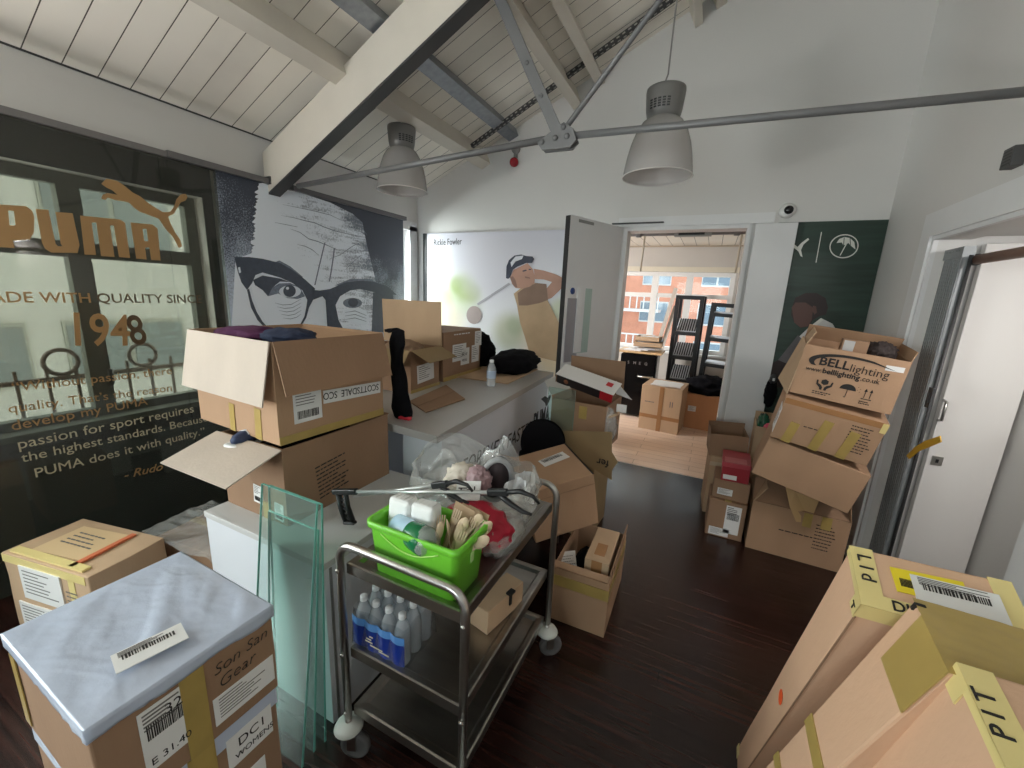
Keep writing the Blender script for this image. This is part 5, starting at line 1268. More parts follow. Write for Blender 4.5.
def hand(u, v):
    c = Vector((0.09+0.10*u, -0.02+0.05*math.sin(u*3), 0.155+0.035*math.sin(u*2.5+0.4))); a = v*math.pi
    return c+Vector((0.0, 0.035*math.cos(a), -0.055*math.sin(a)))+noise.noise_vector(Vector((u*7, v*3, 7)))*0.016
b.grid(hand, 16, 10, smooth=False); b.build('bag_handle', mat('white_carrier_plastic', (226, 226, 226), 0.35), bag)
shc = thing('dark_shoe', 'dark trainer with a grey rim standing in the clear bag on the trolley', 'shoe', (-0.615, 1.20, 0.885), (R(-66), R(8), R(24)))
b = MB(); b.blob((0, 0, 0.03), (0.05, 0.105, 0.035), 0.12, 1.5, 2); b.build('upper', mat('dark_brown_suede', (58, 48, 50), 0.85), shc)
b = MB(); b.tube([(0.054*math.cos(a*math.pi/12), 0.11*math.sin(a*math.pi/12), 0.012) for a in range(25)], 0.011, 8); b.build('sole_rim', mat('grey_rubber', (150, 150, 150), 0.5), shc)
heap('red_cloth', 'red cloth item lying in front of the clear bag on the trolley', 'cloth', (-0.60, 1.05, 0.80), (0.11, 0.06, 0.075), mat('crimson_cloth', (176, 22, 50), 0.6, bump=0.4, bscale=25), 0.3, 2.4, 8, 4, 0.73)
heap('crumpled_tissue', 'crumpled pale tissue inside the clear bag', 'tissue', (-0.74, 1.17, 0.885), (0.055, 0.05, 0.045), mat('pale_tissue', (214, 204, 190), 0.7, bump=0.4, bscale=22), 0.5, 2.4, 13)
heap('pink_tissue', 'pinkish crumpled wrapper between tissue and dark trainer', 'wrapper', (-0.665, 1.16, 0.90), (0.04, 0.035, 0.045), mat('pinkish_wrapper', (170, 140, 144), 0.5), 0.5, 2.6, 17)
t = thing('white_booklet', 'small white folded booklet with black marks leaning before the clear bag', 'booklet', (-0.655, 1.075, 0.90), (R(-40), R(-8), R(14)))
b = MB(); b.box((0, 0, 0), (0.085, 0.003, 0.065)); b.build('pages', PAPER, t)
b = MB(); b.use(INK)
for x, z, w_, h_ in ((-0.02, 0.008, 0.03, 0.004), (-0.025, 0.0, 0.004, 0.02), (0.005, 0.002, 0.02, 0.004), (0.022, 0.004, 0.004, 0.02)): b.box((x, -0.002, z), (w_, 0.001, h_))
b.build('black_marks', None, t)
heap('small_carrier_bag', 'small clear carrier bag slumped by the right edge of the trolley top', 'bag', (-0.53, 1.10, 0.77), (0.055, 0.10, 0.055), PLASTICBAG, 0.35, 2.4, 23, 4, 0.724)
b = MB(); b.tube([PZ(x, y, 0.735+0.01*k % 0.02) for k, (x, y) in enumerate(((512, 496), (518, 491), (525, 492), (532, 495), (540, 500)))], 0.003, 6)
o = b.build('cream_cord', mat('cream_cord', (222, 212, 176), 0.7)); tag(o, 'short cream cord lying at the back right of the trolley top', 'cord')
# shrink wrapped water bottles
pk = thing('water_bottle_pack', 'shrink wrapped pack of small water bottles on the middle trolley shelf', 'bottle pack', (-0.80, 0.87, 0.421))
for i in range(4):
    for j in range(3): bottle(pk, (-0.078+i*0.052, -0.052+j*0.052, 0), 0.172, 0.025, CAPW)
BLUEF = mat('blue_printed_film', (26, 52, 140), 0.25, var=0.12, scale=9); LBLUE = mat('light_blue_film', (92, 148, 214), 0.25)
def wave(x): return 0.0065*abs(math.sin((x+0.104)*math.pi/0.052))
def band(z0, z1, off):
    def fn(u, v):
        x = -0.106+0.212*u
        return Vector((x, -0.0755-wave(x)-off, z0+(z1-z0)*v))
    return fn
b = MB(); b.grid(band(0.006, 0.085, 0.001), 64, 3); b.build('blue_band', BLUEF, pk, label='dark blue printed film')
b = MB(); b.grid(band(0.085, 0.112, 0.001), 64, 2); b.build('light_blue_band', LBLUE, pk)
b = MB()
for x, z, w_ in ((-0.03, 0.055, 0.02), (-0.03, 0.045, 0.03), (0.0, 0.035, 0.05), (0.03, 0.028, 0.04), (-0.02, 0.066, 0.014)):
    b.use(PALEVINYL); b.box((x, -0.0845, z), (w_, 0.001, 0.004))
b.build('pale_print', None, pk)
def wrapfn(u, v):
    pts = [Vector((-0.106, 0.08)), Vector((0.106, 0.08)), Vector((0.106, -0.08)), Vector((-0.106, -0.08))]
    k = u*4; i = min(int(k), 3); p = pts[i].lerp(pts[(i+1) % 4], k-i)
    return Vector((p.x*(1.02-0.06*v), p.y*(1.03-0.1*v), 0.004+0.132*v+0.004*math.sin(u*50)))
b = MB(); b.grid(wrapfn, 60, 8); b.build('clear_film', glassy('shrink_film', (232, 236, 240), 0.05, 0.08, 1.35, bump=0.4, bscale=30), pk)
t = thing('small_carton', 'small brown carton with black clip lying behind the bottles on the middle shelf', 'box', (-0.555, 1.13, 0.421), (0, 0, R(-12)))
b = MB(); b.box((0, 0, 0.045), (0.08, 0.20, 0.09), bevel=0.003); b.build('carton_body', K3, t)
b = MB(); b.box((0.042, 0.02, 0.07), (0.006, 0.012, 0.05)); b.box((0.042, 0.02, 0.095), (0.02, 0.03, 0.008)); b.build('black_clip', BLACK, t)

# ================================================================== STACK BETWEEN TROLLEY AND DOORWAY
dG = (0.27, 0.45, 0.285)
G_ = carton('opened kraft carton with brown tape band, right behind the trolley end on the floor', (-0.392, 1.875, 0), (0, 0, 1), dG, K1, True, [('+x', 95, 0.06, K2), ('-y', 40, 0.03, K1)], seed=31)
b = MB(); b.lim((-0.137, -0.2275, 0.195), (0.1365, -0.2255, 0.25)).lim((0.1352, -0.2275, 0.195), (0.1375, 0.2255, 0.25)); b.build('tape', TAPE, G_)
t = thing('inner_carton', 'light kraft carton standing inside the tape banded carton', 'box', (-0.335, 1.86, 0.012), (0, R(0), R(2)))
b = MB(); b.box((0, 0, 0.165), (0.115, 0.30, 0.33), bevel=0.003); b.build('carton_body', K3, t)
b = MB(); b.box((0.0, -0.05, 0.331), (0.05, 0.10, 0.0016)); b.box((0.0, -0.151, 0.30), (0.05, 0.0016, 0.06)); b.build('tape', TAPECLEAR, t)
t = thing('paper_sheet', 'white paper sheet lying in the left side of the tape banded carton', 'paper', (-0.475, 1.76, 0.24), (R(16), R(-14), R(20)))
b = MB(); b.box((0, 0, 0), (0.075, 0.16, 0.002)); b.build('sheet', PAPER, t)
b = MB(); print_lines(b, Matrix.Translation((0, 0, 0.001)), -0.03, 0.05, 0.06, 6, 0.016, INKGREY, 3); b.build('printing', None, t)
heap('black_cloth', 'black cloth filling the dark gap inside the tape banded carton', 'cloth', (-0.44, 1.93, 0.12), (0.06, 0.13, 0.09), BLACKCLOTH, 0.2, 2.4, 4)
# big tilted carton with address label
sc = 2.15
xa = Vector((0.745, 0.64, 0.215)).normalized(); zu = Vector((-0.125, -0.185, 0.975)); zu = (zu-xa*zu.dot(xa)).normalized(); ya = zu.cross(xa)
dT = (0.355, 0.379, 0.301)
TRF = Vector((0, 0, CAMH))+ray(594, 474)/ray(594, 474).length*sc
orgT = TRF-xa*dT[0]/2+ya*dT[1]/2-zu*dT[2]
T_ = carton('large kraft carton tilted on the tape banded carton, address label on its sloping top', (0, 0, 0), (0, 0, 0), dT, K1, False, seed=33)
Mt = Matrix.Identity(4)
for i in range(3): Mt[i][0] = xa[i]; Mt[i][1] = ya[i]; Mt[i][2] = zu[i]; Mt[i][3] = orgT[i]
T_.location = orgT; T_.rotation_euler = Mt.to_euler()
Ti = Mt.inverted(); tq = lambda x, y: Ti @ PP(x, y, TRF+zu*0.001, zu)
l0, l1_, l2 = tq(545, 467), tq(570, 457), tq(541, 461)
ship_label(T_, frame(l0, l1_-l0, l2-l0), 0, 0, (l1_-l0).length, (l2-l0).length*1.1, 0, 1)
b = MB(); b.box((dT[0]/2-0.004, 0, dT[2]+0.0015), (0.008, dT[1], 0.002)); b.build('open_seam', INK, T_)
b = MB(); b.box((0, -dT[1]/2-0.001, dT[2]-0.055), (dT[0], 0.0015, 0.003)); b.build('crease', K2, T_)
# open carton W behind the trolley whose brown flap stands up
dW = (0.20, 0.28, 0.50)
W_ = carton('opened brown carton behind the trolley with one flap standing upright, beside the slogan counter', (-0.905, 1.70, 0), (0, 0, 0), dW, K2, True, [('+y', 84, 0.215, K1), ('-x', 120, 0.06)], seed=35)
# carton V with olive flap, carton U on top
dV = (0.36, 0.34, 0.60)
V_ = carton('tall carton under the shoe box carton, olive flap lettered upside down hanging on its front', (-0.70, 2.57, 0), (0, 0, -4), dV, K6, False, seed=36)
fl = [PY(x, y, 2.33) for x, y in ((546, 430), (612, 432), (612, 480), (585, 463), (570, 452), (548, 452))]
b = MB(); vo = Vector((-0.70, 2.57, 0)); Rv = Matrix.Rotation(R(4), 3, 'Z'); b.poly([Rv @ (p-vo) for p in fl], thick=0.005, n=(0, -1, 0)); b.build('hanging_flap', K6, V_)
b = MB(); tp = [PY(x, y, 2.33) for x, y in ((618, 462), (612, 452), (612, 470))]; b.poly([Rv @ (p-vo) for p in tp], thick=0.005, n=(0, -1, 0)); b.build('flap_corner', K6, V_)
b = MB(); pa_, pb2 = PY(609, 461, 2.324), PY(597, 458, 2.324); text_fit(b, 'fer', Rv @ (pa_-vo), Rv @ (pb2-vo), Rv @ Vector((0.0, 0, -1)), INK, bold=0.01); b.build('lettering', None, V_)
dU = (0.36, 0.34, 0.30)
U_ = carton('opened carton holding shoe box lids, top of the stack beside the open white door', (-0.66, 2.56, 0.61), (0, 0, -4), dU, K2, True, [('+y', 84, 0.24, K2, dict(wscale=1.05))], seed=37)
tape_strip(U_, dU, '-y', 0.19, 0.20, 0.05, 0.08)
pa_, pb2 = PY(556, 374, 2.44), PY(613.5, 395.5, 2.40)
t = thing('shoe_box_lid', 'long white and black shoe box lid with red end lying across the opened carton', 'box lid', pa_)
M = frame((0, 0, 0), pb2-pa_, (0, 0, 1)) @ Matrix.Rotation(R(24), 4, 'X'); ln = (pb2-pa_).length
MB().lim((0, 0, -0.13), (ln, 0.004, 0.002), M=M).build('lid_top', mat('white_card', (214, 210, 206), 0.5), t)
MB().lim((0.01, -0.062, -0.003), (ln*0.78, 0.0, 0.001), M=M).build('black_side', mat('black_card', (36, 28, 28), 0.5), t)
MB().lim((ln*0.78, -0.062, -0.0028), (ln-0.005, 0.0, 0.0012), M=M).lim((ln*0.80, 0.0035, -0.10), (ln*0.9, 0.0046, -0.06), M=M).build('red_end', mat('red_card', (176, 32, 40), 0.45), t)
b = MB(); b.lathe([(0, 0.002), (0.016, 0.002), (0.016, 0)], 16, M @ Matrix.Translation((0.075, -0.032, 0.001))); b.build('brown_emblem', mat('copper_print', (130, 74, 44), 0.4), t)
MB().lim((0.0, -0.062, -0.13), (0.004, 0.0, 0.0), M=M).build('brown_end', K2, t)
t = thing('white_box_flap', 'crumpled white and brown box lid at the left end of the opened carton', 'box lid', (-0.845, 2.47, 0.985), (R(24), R(-24), R(30)))
b = MB(); b.box((0, 0, 0), (0.13, 0.16, 0.006), cuts=3); b.crumple(0.008, 12, 4); b.build('lid_top', mat('greyish_card', (176, 170, 164), 0.5), t)
b = MB(); b.box((0, -0.08, -0.035), (0.13, 0.005, 0.07)); b.build('lid_side', K2, t)
pts = [PY(x, y, 2.62) for x, y in ((616, 381), (630, 398), (632, 400), (616, 394))]
t = thing('white_card', 'white card corner sticking out right of the opened carton', 'card', pts[0])
b = MB(); b.poly([p-pts[0] for p in pts], thick=0.004, n=(0, 1, 0)); b.build('card_face', PAPER, t)
b = MB(); b.poly([p-pts[0]+Vector((0, 0.004, 0)) for p in pts], thick=0.004, n=(0, 1, 0)); b.build('card_back', K2, t)
t = thing('plastic_wrapper', 'crumpled clear wrapper and brown scrap beside the tall carton, before the light floor', 'wrapper', PY(606, 426, 2.42))
b = MB(); b.blob((0, 0, 0), (0.055, 0.03, 0.10), 0.5, 2.6, 31, 4, ridged=True); b.build('clear_film', PLASTICBAG, t)
b = MB(); b.box((0.07, 0, 0.05), (0.07, 0.05, 0.012), Matrix.Rotation(R(-28), 4, 'Y')); b.build('brown_scrap', K3, t)
b = MB(); b.box((0.075, 0.04, 0.115), (0.06, 0.003, 0.05)); b.build('barcode_tag', PAPER, t)
# glass sheet leaning on the stack and black stool
t = thing('glass_sheet', 'clear glass sheet leaning on the cartons behind the black stool', 'glass pane', (-0.715, 2.372, 0.0), (R(-1), 0, R(-3)))
MB().lim((-0.16, -0.003, 0), (0.02, 0.003, 0.98)).build('sheet', PANE, t)
b = MB(); b.lim((0.02, -0.0028, 0), (0.0208, 0.0028, 0.98)).lim((-0.1608, -0.0028, 0), (-0.16, 0.0028, 0.98)).lim((-0.16, -0.0028, 0.98), (0.02, 0.0028, 0.9808)); b.build('polished_edge', mat('grey_green_glass_edge', (128, 150, 140), 0.2), t)
st = thing('black_chair', 'black chair with rounded upholstered back between counter and tilted carton', 'chair', (-0.835, 2.24, 0), (0, 0, R(10)))
b = MB(); b.box((0, 0, 0), (0.30, 0.035, 0.30), bevel=0.017, seg=3, cuts=0)
bm_ = b.bm
bmesh.ops.delete(bm_, geom=list(bm_.verts), context='VERTS')
def backfn(u, v):
    a = u*2*math.pi; r = v; cc, ss = math.cos(a), math.sin(a)
    k = (abs(cc)**2.15+abs(ss)**2.15)**(-1/2.15)
    return Vector((0.138*k*r*cc, -0.012-0.016*math.sqrt(max(0, 1-r**6)), 0.655+0.15*k*r*ss))
def backfn2(u, v):
    p = backfn(u, v); return Vector((p.x, 0.024-p.y-0.012, p.z))
b.grid(backfn, 40, 8); b.grid(backfn2, 40, 8); b.build('backrest', BLACKCLOTH, st)
b = MB(); b.box((0, 0.055, 0.42), (0.32, 0.045, 0.30), bevel=0.02, seg=3); b.build('seat', BLACKCLOTH, st, label='padded black seat folded up')
b = MB(); b.tube([(0, 0.02, 0.56), (0, 0.03, 0.45)], 0.014); b.build('back_bracket', STEELDARK, st)
for x, y in ((-0.13, -0.01), (0.13, -0.01), (-0.13, 0.10), (0.13, 0.10)): b = MB(); b.tube([(x, 0.03, 0.52), (x*1.05, y, 0.0)], 0.010); b.build('leg', STEELDARK, st)

# ================================================================== STACK BY THE RIGHT WALL
dR1 = (0.50, 0.40, 0.33)
R1_ = carton('bottom kraft carton of the leaning stack, torn open flaps, printed column of text', (0.655, 3.02, 0), (0, 0, -2), dR1, K1, True, [('-y', 38, 0.17, K2), ('+x', 80, 0.14, K2), ('-x', 60, 0.12, K3), ('+y', 80, 0.15)], seed=41)
f = F(dR1, '-y'); b = MB(); print_lines(b, f, 0.34, 0.27, 0.10, 8, 0.022, INK, 2, 0.006); print_lines(b, f, 0.16, 0.18, 0.20, 1, 0.02, INK, 5, 0.006); b.build('printing', None, R1_)
o = MB(); M = frame((-0.02, -0.13, 0.345), (1, 0, 0), (0, 0.75, 0.55))
def torn(u, v): return M @ Vector((u*0.27-0.08, v*0.16+0.02*math.sin(u*9), 0.01+0.012*math.sin(u*14)+0.01*noise.noise(Vector((u*5, v*5, 1)))))
o.grid(torn, 14, 8); o.build('torn_paper', mat('torn_pale_paper', (196, 160, 112), 0.6), R1_)
b = MB(); q1 = [PY(x, y, 2.835-0.004*k) for k, (x, y) in enumerate(((787, 487), (798, 492), (820, 501), (812, 523), (797, 522), (791, 507)))]
b.poly([p-Vector((0.655, 3.02, 0)) for p in q1], thick=0.003, n=(0, 1, 0)); b.crumple(0.006, 9, 3); b.build('torn_paper', mat('torn_pale_paper', (196, 160, 112), 0.6), R1_)
tape_strip(R1_, dR1, '-y', 0.27, 0.24, 0.045, 0.09); tape_strip(R1_, dR1, '-y', 0.36, 0.25, 0.05, 0.08)
heap('dark_clothes_pile', 'dark clothes filling the torn bottom carton of the leaning stack', 'clothing', (0.66, 3.03, 0.22), (0.2, 0.15, 0.19), BLACKCLOTH, 0.12, 2, 51)
dR2 = (0.49, 0.345, 0.25)
R2_ = carton('plain kraft carton leaning in the stack, between the printed one and the torn bottom one', (0.60, 2.845, 0.515), (3, 13, -6), dR2, K1, False, seed=43)
dR3 = (0.455, 0.25, 0.255)
R3_ = carton('kraft carton with three tape strips in the middle of the leaning stack', (0.630, 2.766, 0.803), (11, 8.5, -4.5), dR3, K1, False, seed=44)
f = F(dR3, '-y')
for u, v, h_ in ((0.055, 0.0, 0.13), (0.185, 0.0, 0.19), (0.31, 0.0, 0.17)): tape_strip(R3_, dR3, '-y', u, v, 0.045, h_, rot=-6)
b = MB(); print_lines(b, f, 0.32, 0.20, 0.11, 9, 0.018, INK, 7, 0.005); print_lines(b, f, 0.13, 0.12, 0.16, 1, 0.02, INK, 9, 0.005); b.build('printing', None, R3_)
b = MB(); b.lim((-dR3[0]/2+0.005, -dR3[1]/2-0.002, dR3[2]-0.03), (dR3[0]/2, -dR3[1]/2, dR3[2]+0.001)); b.build('clear_tape', TAPECLEAR, R3_)
ship_label(R3_, F(dR3, '-x'), 0.20, 0.06, 0.11, 0.15, 0, 2)
tape_strip(R3_, dR3, '-y', 0.43, 0.20, 0.025, 0.055, TAPEPALE)
dR4 = (0.431, 0.39, 0.272)
R4_ = carton('opened kraft lighting carton with big black logo on top of the leaning stack', (0.687, 2.815, 1.072), (2.1, 6.3, -8.2), dR4, K1, True, [('-x', 70, 0.07, K3), ('+y', 60, 0.09), ('+x', 100, 0.05)], seed=45)
f = F(dR4, '-y'); b = MB()
def LT(body, u, v, wd, hgt, **k):
    a = f @ Vector((u, v, 0.0015)); e = f @ Vector((u+wd, v, 0.0015)); text_fit(b, body, a, e, f.to_3x3() @ Vector((0, 1, 0)), INK, height=hgt, **k)
LT('BELL', 0.085, 0.178, 0.125, 0.042, bold=0.018); LT('lighting', 0.215, 0.172, 0.155, 0.040, bold=-0.004)
LT('www.', 0.035, 0.138, 0.070, 0.022); LT('belllighting', 0.110, 0.138, 0.155, 0.026, bold=0.02); LT('.co.uk', 0.270, 0.138, 0.075, 0.024)
b.use(INK)
outer = []; inner = []
for k in range(17):
    a = R(205-k*9); outer.append(f @ Vector((0.21+0.175*math.cos(a), 0.195+0.055*math.sin(a), 0.0012)))
    inner.append(f @ Vector((0.225+0.165*math.cos(a), 0.190+0.048*math.sin(a)*(1-0.02*k*0), 0.0012)))
tipp = f @ Vector((0.39, 0.215, 0.0012))
nf = f.to_3x3() @ Vector((0, 0, 1))
for k in range(16): b.poly([outer[k], outer[k+1], inner[k+1], inner[k]], thick=0.0008, n=nf)
b.poly([outer[16], tipp, inner[16]], thick=0.0008, n=nf)
def fp(pts): b.use(INK); b.poly([f @ Vector((x, y, 0.0012)) for x, y in pts], thick=0.0008, n=nf)
def circ(cx, cy, rx, ry, a0=0, a1=360, n=16): return [(cx+rx*math.cos(R(a0+(a1-a0)*k/n)), cy+ry*math.sin(R(a0+(a1-a0)*k/n))) for k in range(n+(0 if a1-a0 == 360 else 1))]
# hands cradling a parcel, umbrella, this-way-up arrows
fp([(0.120, 0.10), (0.135, 0.108), (0.150, 0.10), (0.150, 0.084), (0.135, 0.076), (0.120, 0.084)])
for s in (-1, 1):
    fp([(0.135+s*0.004, 0.048), (0.135+s*0.014, 0.048), (0.135+s*0.016, 0.058), (0.135+s*0.034, 0.075), (0.135+s*0.036, 0.098), (0.135+s*0.029, 0.098), (0.135+s*0.026, 0.080), (0.135+s*0.012, 0.074), (0.135+s*0.004, 0.062)])
fp(circ(0.235, 0.078, 0.034, 0.030, 0, 180)); fp([(0.2335, 0.04), (0.2365, 0.04), (0.2365, 0.08), (0.2335, 0.08)]); fp([(0.2265, 0.040), (0.2335, 0.034), (0.2365, 0.040), (0.2335, 0.040)])
for k in range(4): fp([(0.272+0.01*(k % 2), 0.10-0.008*k), (0.275+0.01*(k % 2), 0.104-0.008*k), (0.277+0.01*(k % 2), 0.102-0.008*k)])
for q in (0.308, 0.330):
    fp([(q-0.0015, 0.055), (q+0.0015, 0.055), (q+0.0015, 0.09), (q-0.0015, 0.09)]); fp([(q-0.007, 0.088), (q+0.007, 0.088), (q, 0.104)])
fp([(0.298, 0.047), (0.340, 0.047), (0.340, 0.051), (0.298, 0.051)])
print_lines(b, f, 0.095, 0.034, 0.09, 2, 0.010, INK, 3, 0.005); print_lines(b, f, 0.295, 0.034, 0.05, 2, 0.010, INK, 6, 0.005)
b.build('logo_and_symbols', None, R4_)
from mathutils import Euler
def to_local(o, p): return Matrix.LocRotScale(o.location, o.rotation_euler, None).inverted() @ p
b = MB(); q4 = [PY(807, 345, 2.66), PY(787.5, 394, 2.645), PY(779, 378, 2.80), PY(804, 336, 2.84)]
b.poly([to_local(R4_, p) for p in q4], thick=0.005, n=(-1, 0, 0)); b.build('flap', K3, R4_)
decal(R4_, 'white_sticker', f, 0.345, 0.212, 0.07, 0.026, PAPER, 2)
t = thing('small_product_box', 'small brown box with white label standing in the open lighting carton', 'box', (0.70, 2.74, 1.325), (0, R(5), R(-8)))
b = MB(); b.box((0, 0, 0.03), (0.11, 0.09, 0.07), bevel=0.002); b.build('carton_body', K2, t)
b = MB(); b.box((-0.025, -0.0455, 0.032), (0.045, 0.0015, 0.055)); b.build('label', mat('grey_paper', (176, 174, 172), 0.6), t)
heap('dark_tangle', 'dark tangle of stuff in the right end of the open lighting carton', 'cables', (0.82, 2.75, 1.335), (0.055, 0.06, 0.045), mat('dark_tangle', (54, 44, 42), 0.8, bump=0.6, bscale=60), 0.6, 3.0, 61)
t = thing('packing_block', 'brown carton block filling the open lighting carton under the small box', 'box', (0.69, 2.83, 1.09), (R(2), R(6), R(-8)))
b = MB(); b.box((0, 0, 0.11), (0.36, 0.32, 0.20), bevel=0.004); b.build('carton_body', KIN, t)
b = MB(); b.box((0, 0, 0.211), (0.05, 0.32, 0.001)); b.build('tape', TAPE, t)
# small boxes left of the stack
dS4 = (0.222, 0.26, 0.262)
S4_ = carton('small carton with white address panel at the bottom of the low pile by the doorway', (0.267, 3.0, 0), (0, 0, 0), dS4, K2, False, seed=46)
f = F(dS4, '-y'); ship_label(S4_, f, 0.105, 0.04, 0.09, 0.20, 0, 1); ship_label(S4_, f, 0.02, 0.01, 0.12, 0.055, 0, 2); tape_strip(S4_, dS4, '+z', 0.09, 0.0, 0.04, 0.26)
dS3 = (0.215, 0.24, 0.135)
S3_ = carton('flat carton with small label, second in the low pile under the red shoe box', (0.275, 3.02, 0.264), (0, 0, -2), dS3, K2, False, seed=47)
ship_label(S3_, F(dS3, '-y'), 0.03, 0.03, 0.09, 0.045, 0, 2)
t = thing('red_shoe_box', 'dark red shoe box with white end label on the low pile by the doorway', 'shoe box', (0.287, 3.02, 0.402), (0, R(-2), R(-2)))
REDC = mat('dark_red_card', (150, 30, 42), 0.4, var=0.04)
b = MB(); b.box((0, 0, 0.06), (0.162, 0.26, 0.12), bevel=0.002); b.build('box_base', REDC, t)
b = MB(); b.lim((-0.084, -0.133, 0.098), (0.084, 0.133, 0.128), bevel=0.002); b.build('lid', mat('pinkish_red_card', (172, 62, 72), 0.35), t)
b = MB(); b.box((-0.03, -0.1315, 0.028), (0.08, 0.0015, 0.03)); b.build('end_label', PAPER, t)
b = MB(); b.lim((-0.07, -0.12, 0.1285), (0.06, -0.02, 0.129)); b.build('pale_lid_patch', mat('pale_red_patch', (196, 110, 112), 0.3), t)  # paler red rectangle on the front part of the lid
dS1 = (0.25, 0.24, 0.165)
S1_ = carton('small opened carton with ragged rim behind the red shoe box at the doorway', (0.235, 3.34, 0.452), (0, -3, 4), dS1, K2, True, [('+y', 75, 0.04), ('-x', 95, 0.03)], seed=48)
dS5 = (0.22, 0.30, 0.45)
S5_ = carton('taller plain carton standing behind the low pile under the ragged open one', (0.235, 3.34, 0), (0, 0, 3), dS5, K3, False, seed=49)
tape_strip(S5_, dS5, '-y', 0.0, 0.38, 0.22, 0.03, mat('clear_film_tape', (196, 176, 150), 0.3))
dQ = (0.15, 0.28, 0.70)
Q_ = carton('narrow opened carton with green and pink packets between the low pile and the leaning stack', (0.475, 3.42, 0), (0, 0, -3), dQ, K3, True, [('+y', 85, 0.05)], seed=50)
heap('green_packet', 'dark green packet sticking up from the narrow open carton', 'packet', (0.445, 3.38, 0.70), (0.035, 0.05, 0.07), mat('dark_green_film', (24, 84, 58), 0.25), 0.35, 2.5, 63)
heap('pink_packet', 'pink packet in front of the dark green one in the narrow carton', 'packet', (0.475, 3.31, 0.69), (0.03, 0.03, 0.035), mat('pink_film', (206, 76, 108), 0.35), 0.3, 2.5, 64)
heap('black_pouch', 'black pouch behind the leaning stack at the foot of the green poster', 'pouch', (0.485, 3.60, 0.90), (0.035, 0.04, 0.10), BLACKCLOTH, 0.4, 2.3, 65)
t = thing('poster_roll', 'black and white packet on the black pouch below the green poster', 'packet', (0.482, 3.56, 0.98))
b = MB(); b.blob((0, 0, 0.03), (0.025, 0.02, 0.035), 0.4, 2.4, 66, 3); b.build('packet_body', mat('dark_grey_film', (60, 60, 62), 0.3), t)
b = MB(); b.box((0.0, -0.02, 0.03), (0.014, 0.006, 0.02)); b.build('pale_patch', PAPER, t)

# ================================================================== TALL TAPED CARTONS AT THE RIGHT FRONT
def tall(c, rot, d, label, seed):
    t = thing('tall_carton', label, 'box', c, tuple(R(a) for a in rot))
    b = MB(); b.box((0, 0, d[2]/2), d, bevel=0.004, seg=2, cuts=4); b.crumple(0.0012, 6, seed); b.build('carton_body', K5, t)
    return t
dP1 = (0.187, 0.098, 1.258)
P1_ = tall((0.374, 1.321, 0.024), (27, -1.1, 0), dP1, 'tall slim carton with yellow and white address label on its top end, farthest of three', 71)
W_1, D_1, H_1 = dP1
def edge_tape(parent, d, nm, a, b_, m=TAPEPALE): 
    mb = MB(); mb.lim(a, b_); return mb.build(nm, m, parent)
b = MB(); b.lim((-W_1/2-0.0015, -D_1/2, H_1-0.014), (-W_1/2, D_1/2, H_1+0.0015)); b.lim((-W_1/2-0.0015, -D_1/2-0.001, H_1), (-W_1/2+0.028, D_1/2+0.001, H_1+0.0018)); b.build('tape', TAPEPALE, P1_, label='pale yellow printed tape along the top edge')
b = MB(); b.lim((-W_1/2-0.002, -D_1/2-0.002, H_1-0.035), (-W_1/2+0.07, -D_1/2, H_1+0.002)); b.lim((-W_1/2-0.002, -D_1/2-0.002, H_1-0.04), (-W_1/2, -D_1/2+0.022, H_1+0.002)); b.lim((-W_1/2-0.002, -D_1/2-0.002, H_1), (-W_1/2+0.09, -D_1/2+0.02, H_1+0.0025)); b.build('corner_tape', TAPEPALE, P1_)
b = MB(); b.lim((W_1/2-0.025, -D_1/2, H_1), (W_1/2+0.001, D_1/2, H_1+0.0018)); b.build('tape', TAPEPALE, P1_)
b = MB(); b.lim((-W_1/2-0.002, D_1/2-0.03, 0), (-W_1/2, D_1/2+0.002, 0.05)); b.build('tape', TAPEPALE, P1_)
b = MB(); up_ = frame((-W_1/2+0.006, D_1/2-0.008, H_1+0.0026), (0, -1, 0), (1, 0, 0))
text_into(b, 'L I d', up_ @ Matrix.Translation((0.004, 0.0, 0)), 0.026, INK, bold=0.004)
text_into(b, 'DJ', frame((-W_1/2+0.035, -D_1/2+0.002, H_1+0.003), (1, 0, 0), (0, 1, 0)), 0.022, INK, bold=0.006)
text_into(b, 'T', frame((-W_1/2-0.0026, -D_1/2+0.016, H_1-0.034), (0, -1, 0), (0, 0, 1)), 0.02, INK, bold=0.004)
b.build('tape_lettering', None, P1_)
FM = frame((-W_1/2, -D_1/2, H_1+0.0012), (1, 0, 0), (0, 1, 0))
o = decal(P1_, 'yellow_label', FM, 0.047, 0.035, 0.085, 0.040, mat('yellow_label_paper', (232, 208, 36), 0.5), 2)
o = MB(); o.use(INK)
for k in range(9): o.box((0.054+k*0.0016, 0.052, 0.0018), (0.0009, 0.013, 0.0006), FM)
o.build('yellow_label_barcode', None, P1_)
ship_label(P1_, FM, 0.068, 0.026, 0.098, 0.044, 0, 1, name='address_label', th=0.002)
b = MB(); b.blob((0, 0, 0), (0.0008, 0.016, 0.022), 0.05, 2, 1, 3); o = b.build('orange_sticker', mat('fluorescent_orange', (244, 96, 44), 0.5), P1_); o.location = (-W_1/2-0.001, -0.005, 0.70)
b = MB(); b.lim((-W_1/2-0.0005, -D_1/2-0.0015, 0), (-W_1/2+0.0025, -D_1/2-0.0002, H_1-0.04)); b.build('open_seam', K2, P1_)
dP2 = (0.112, 0.095, 1.19)
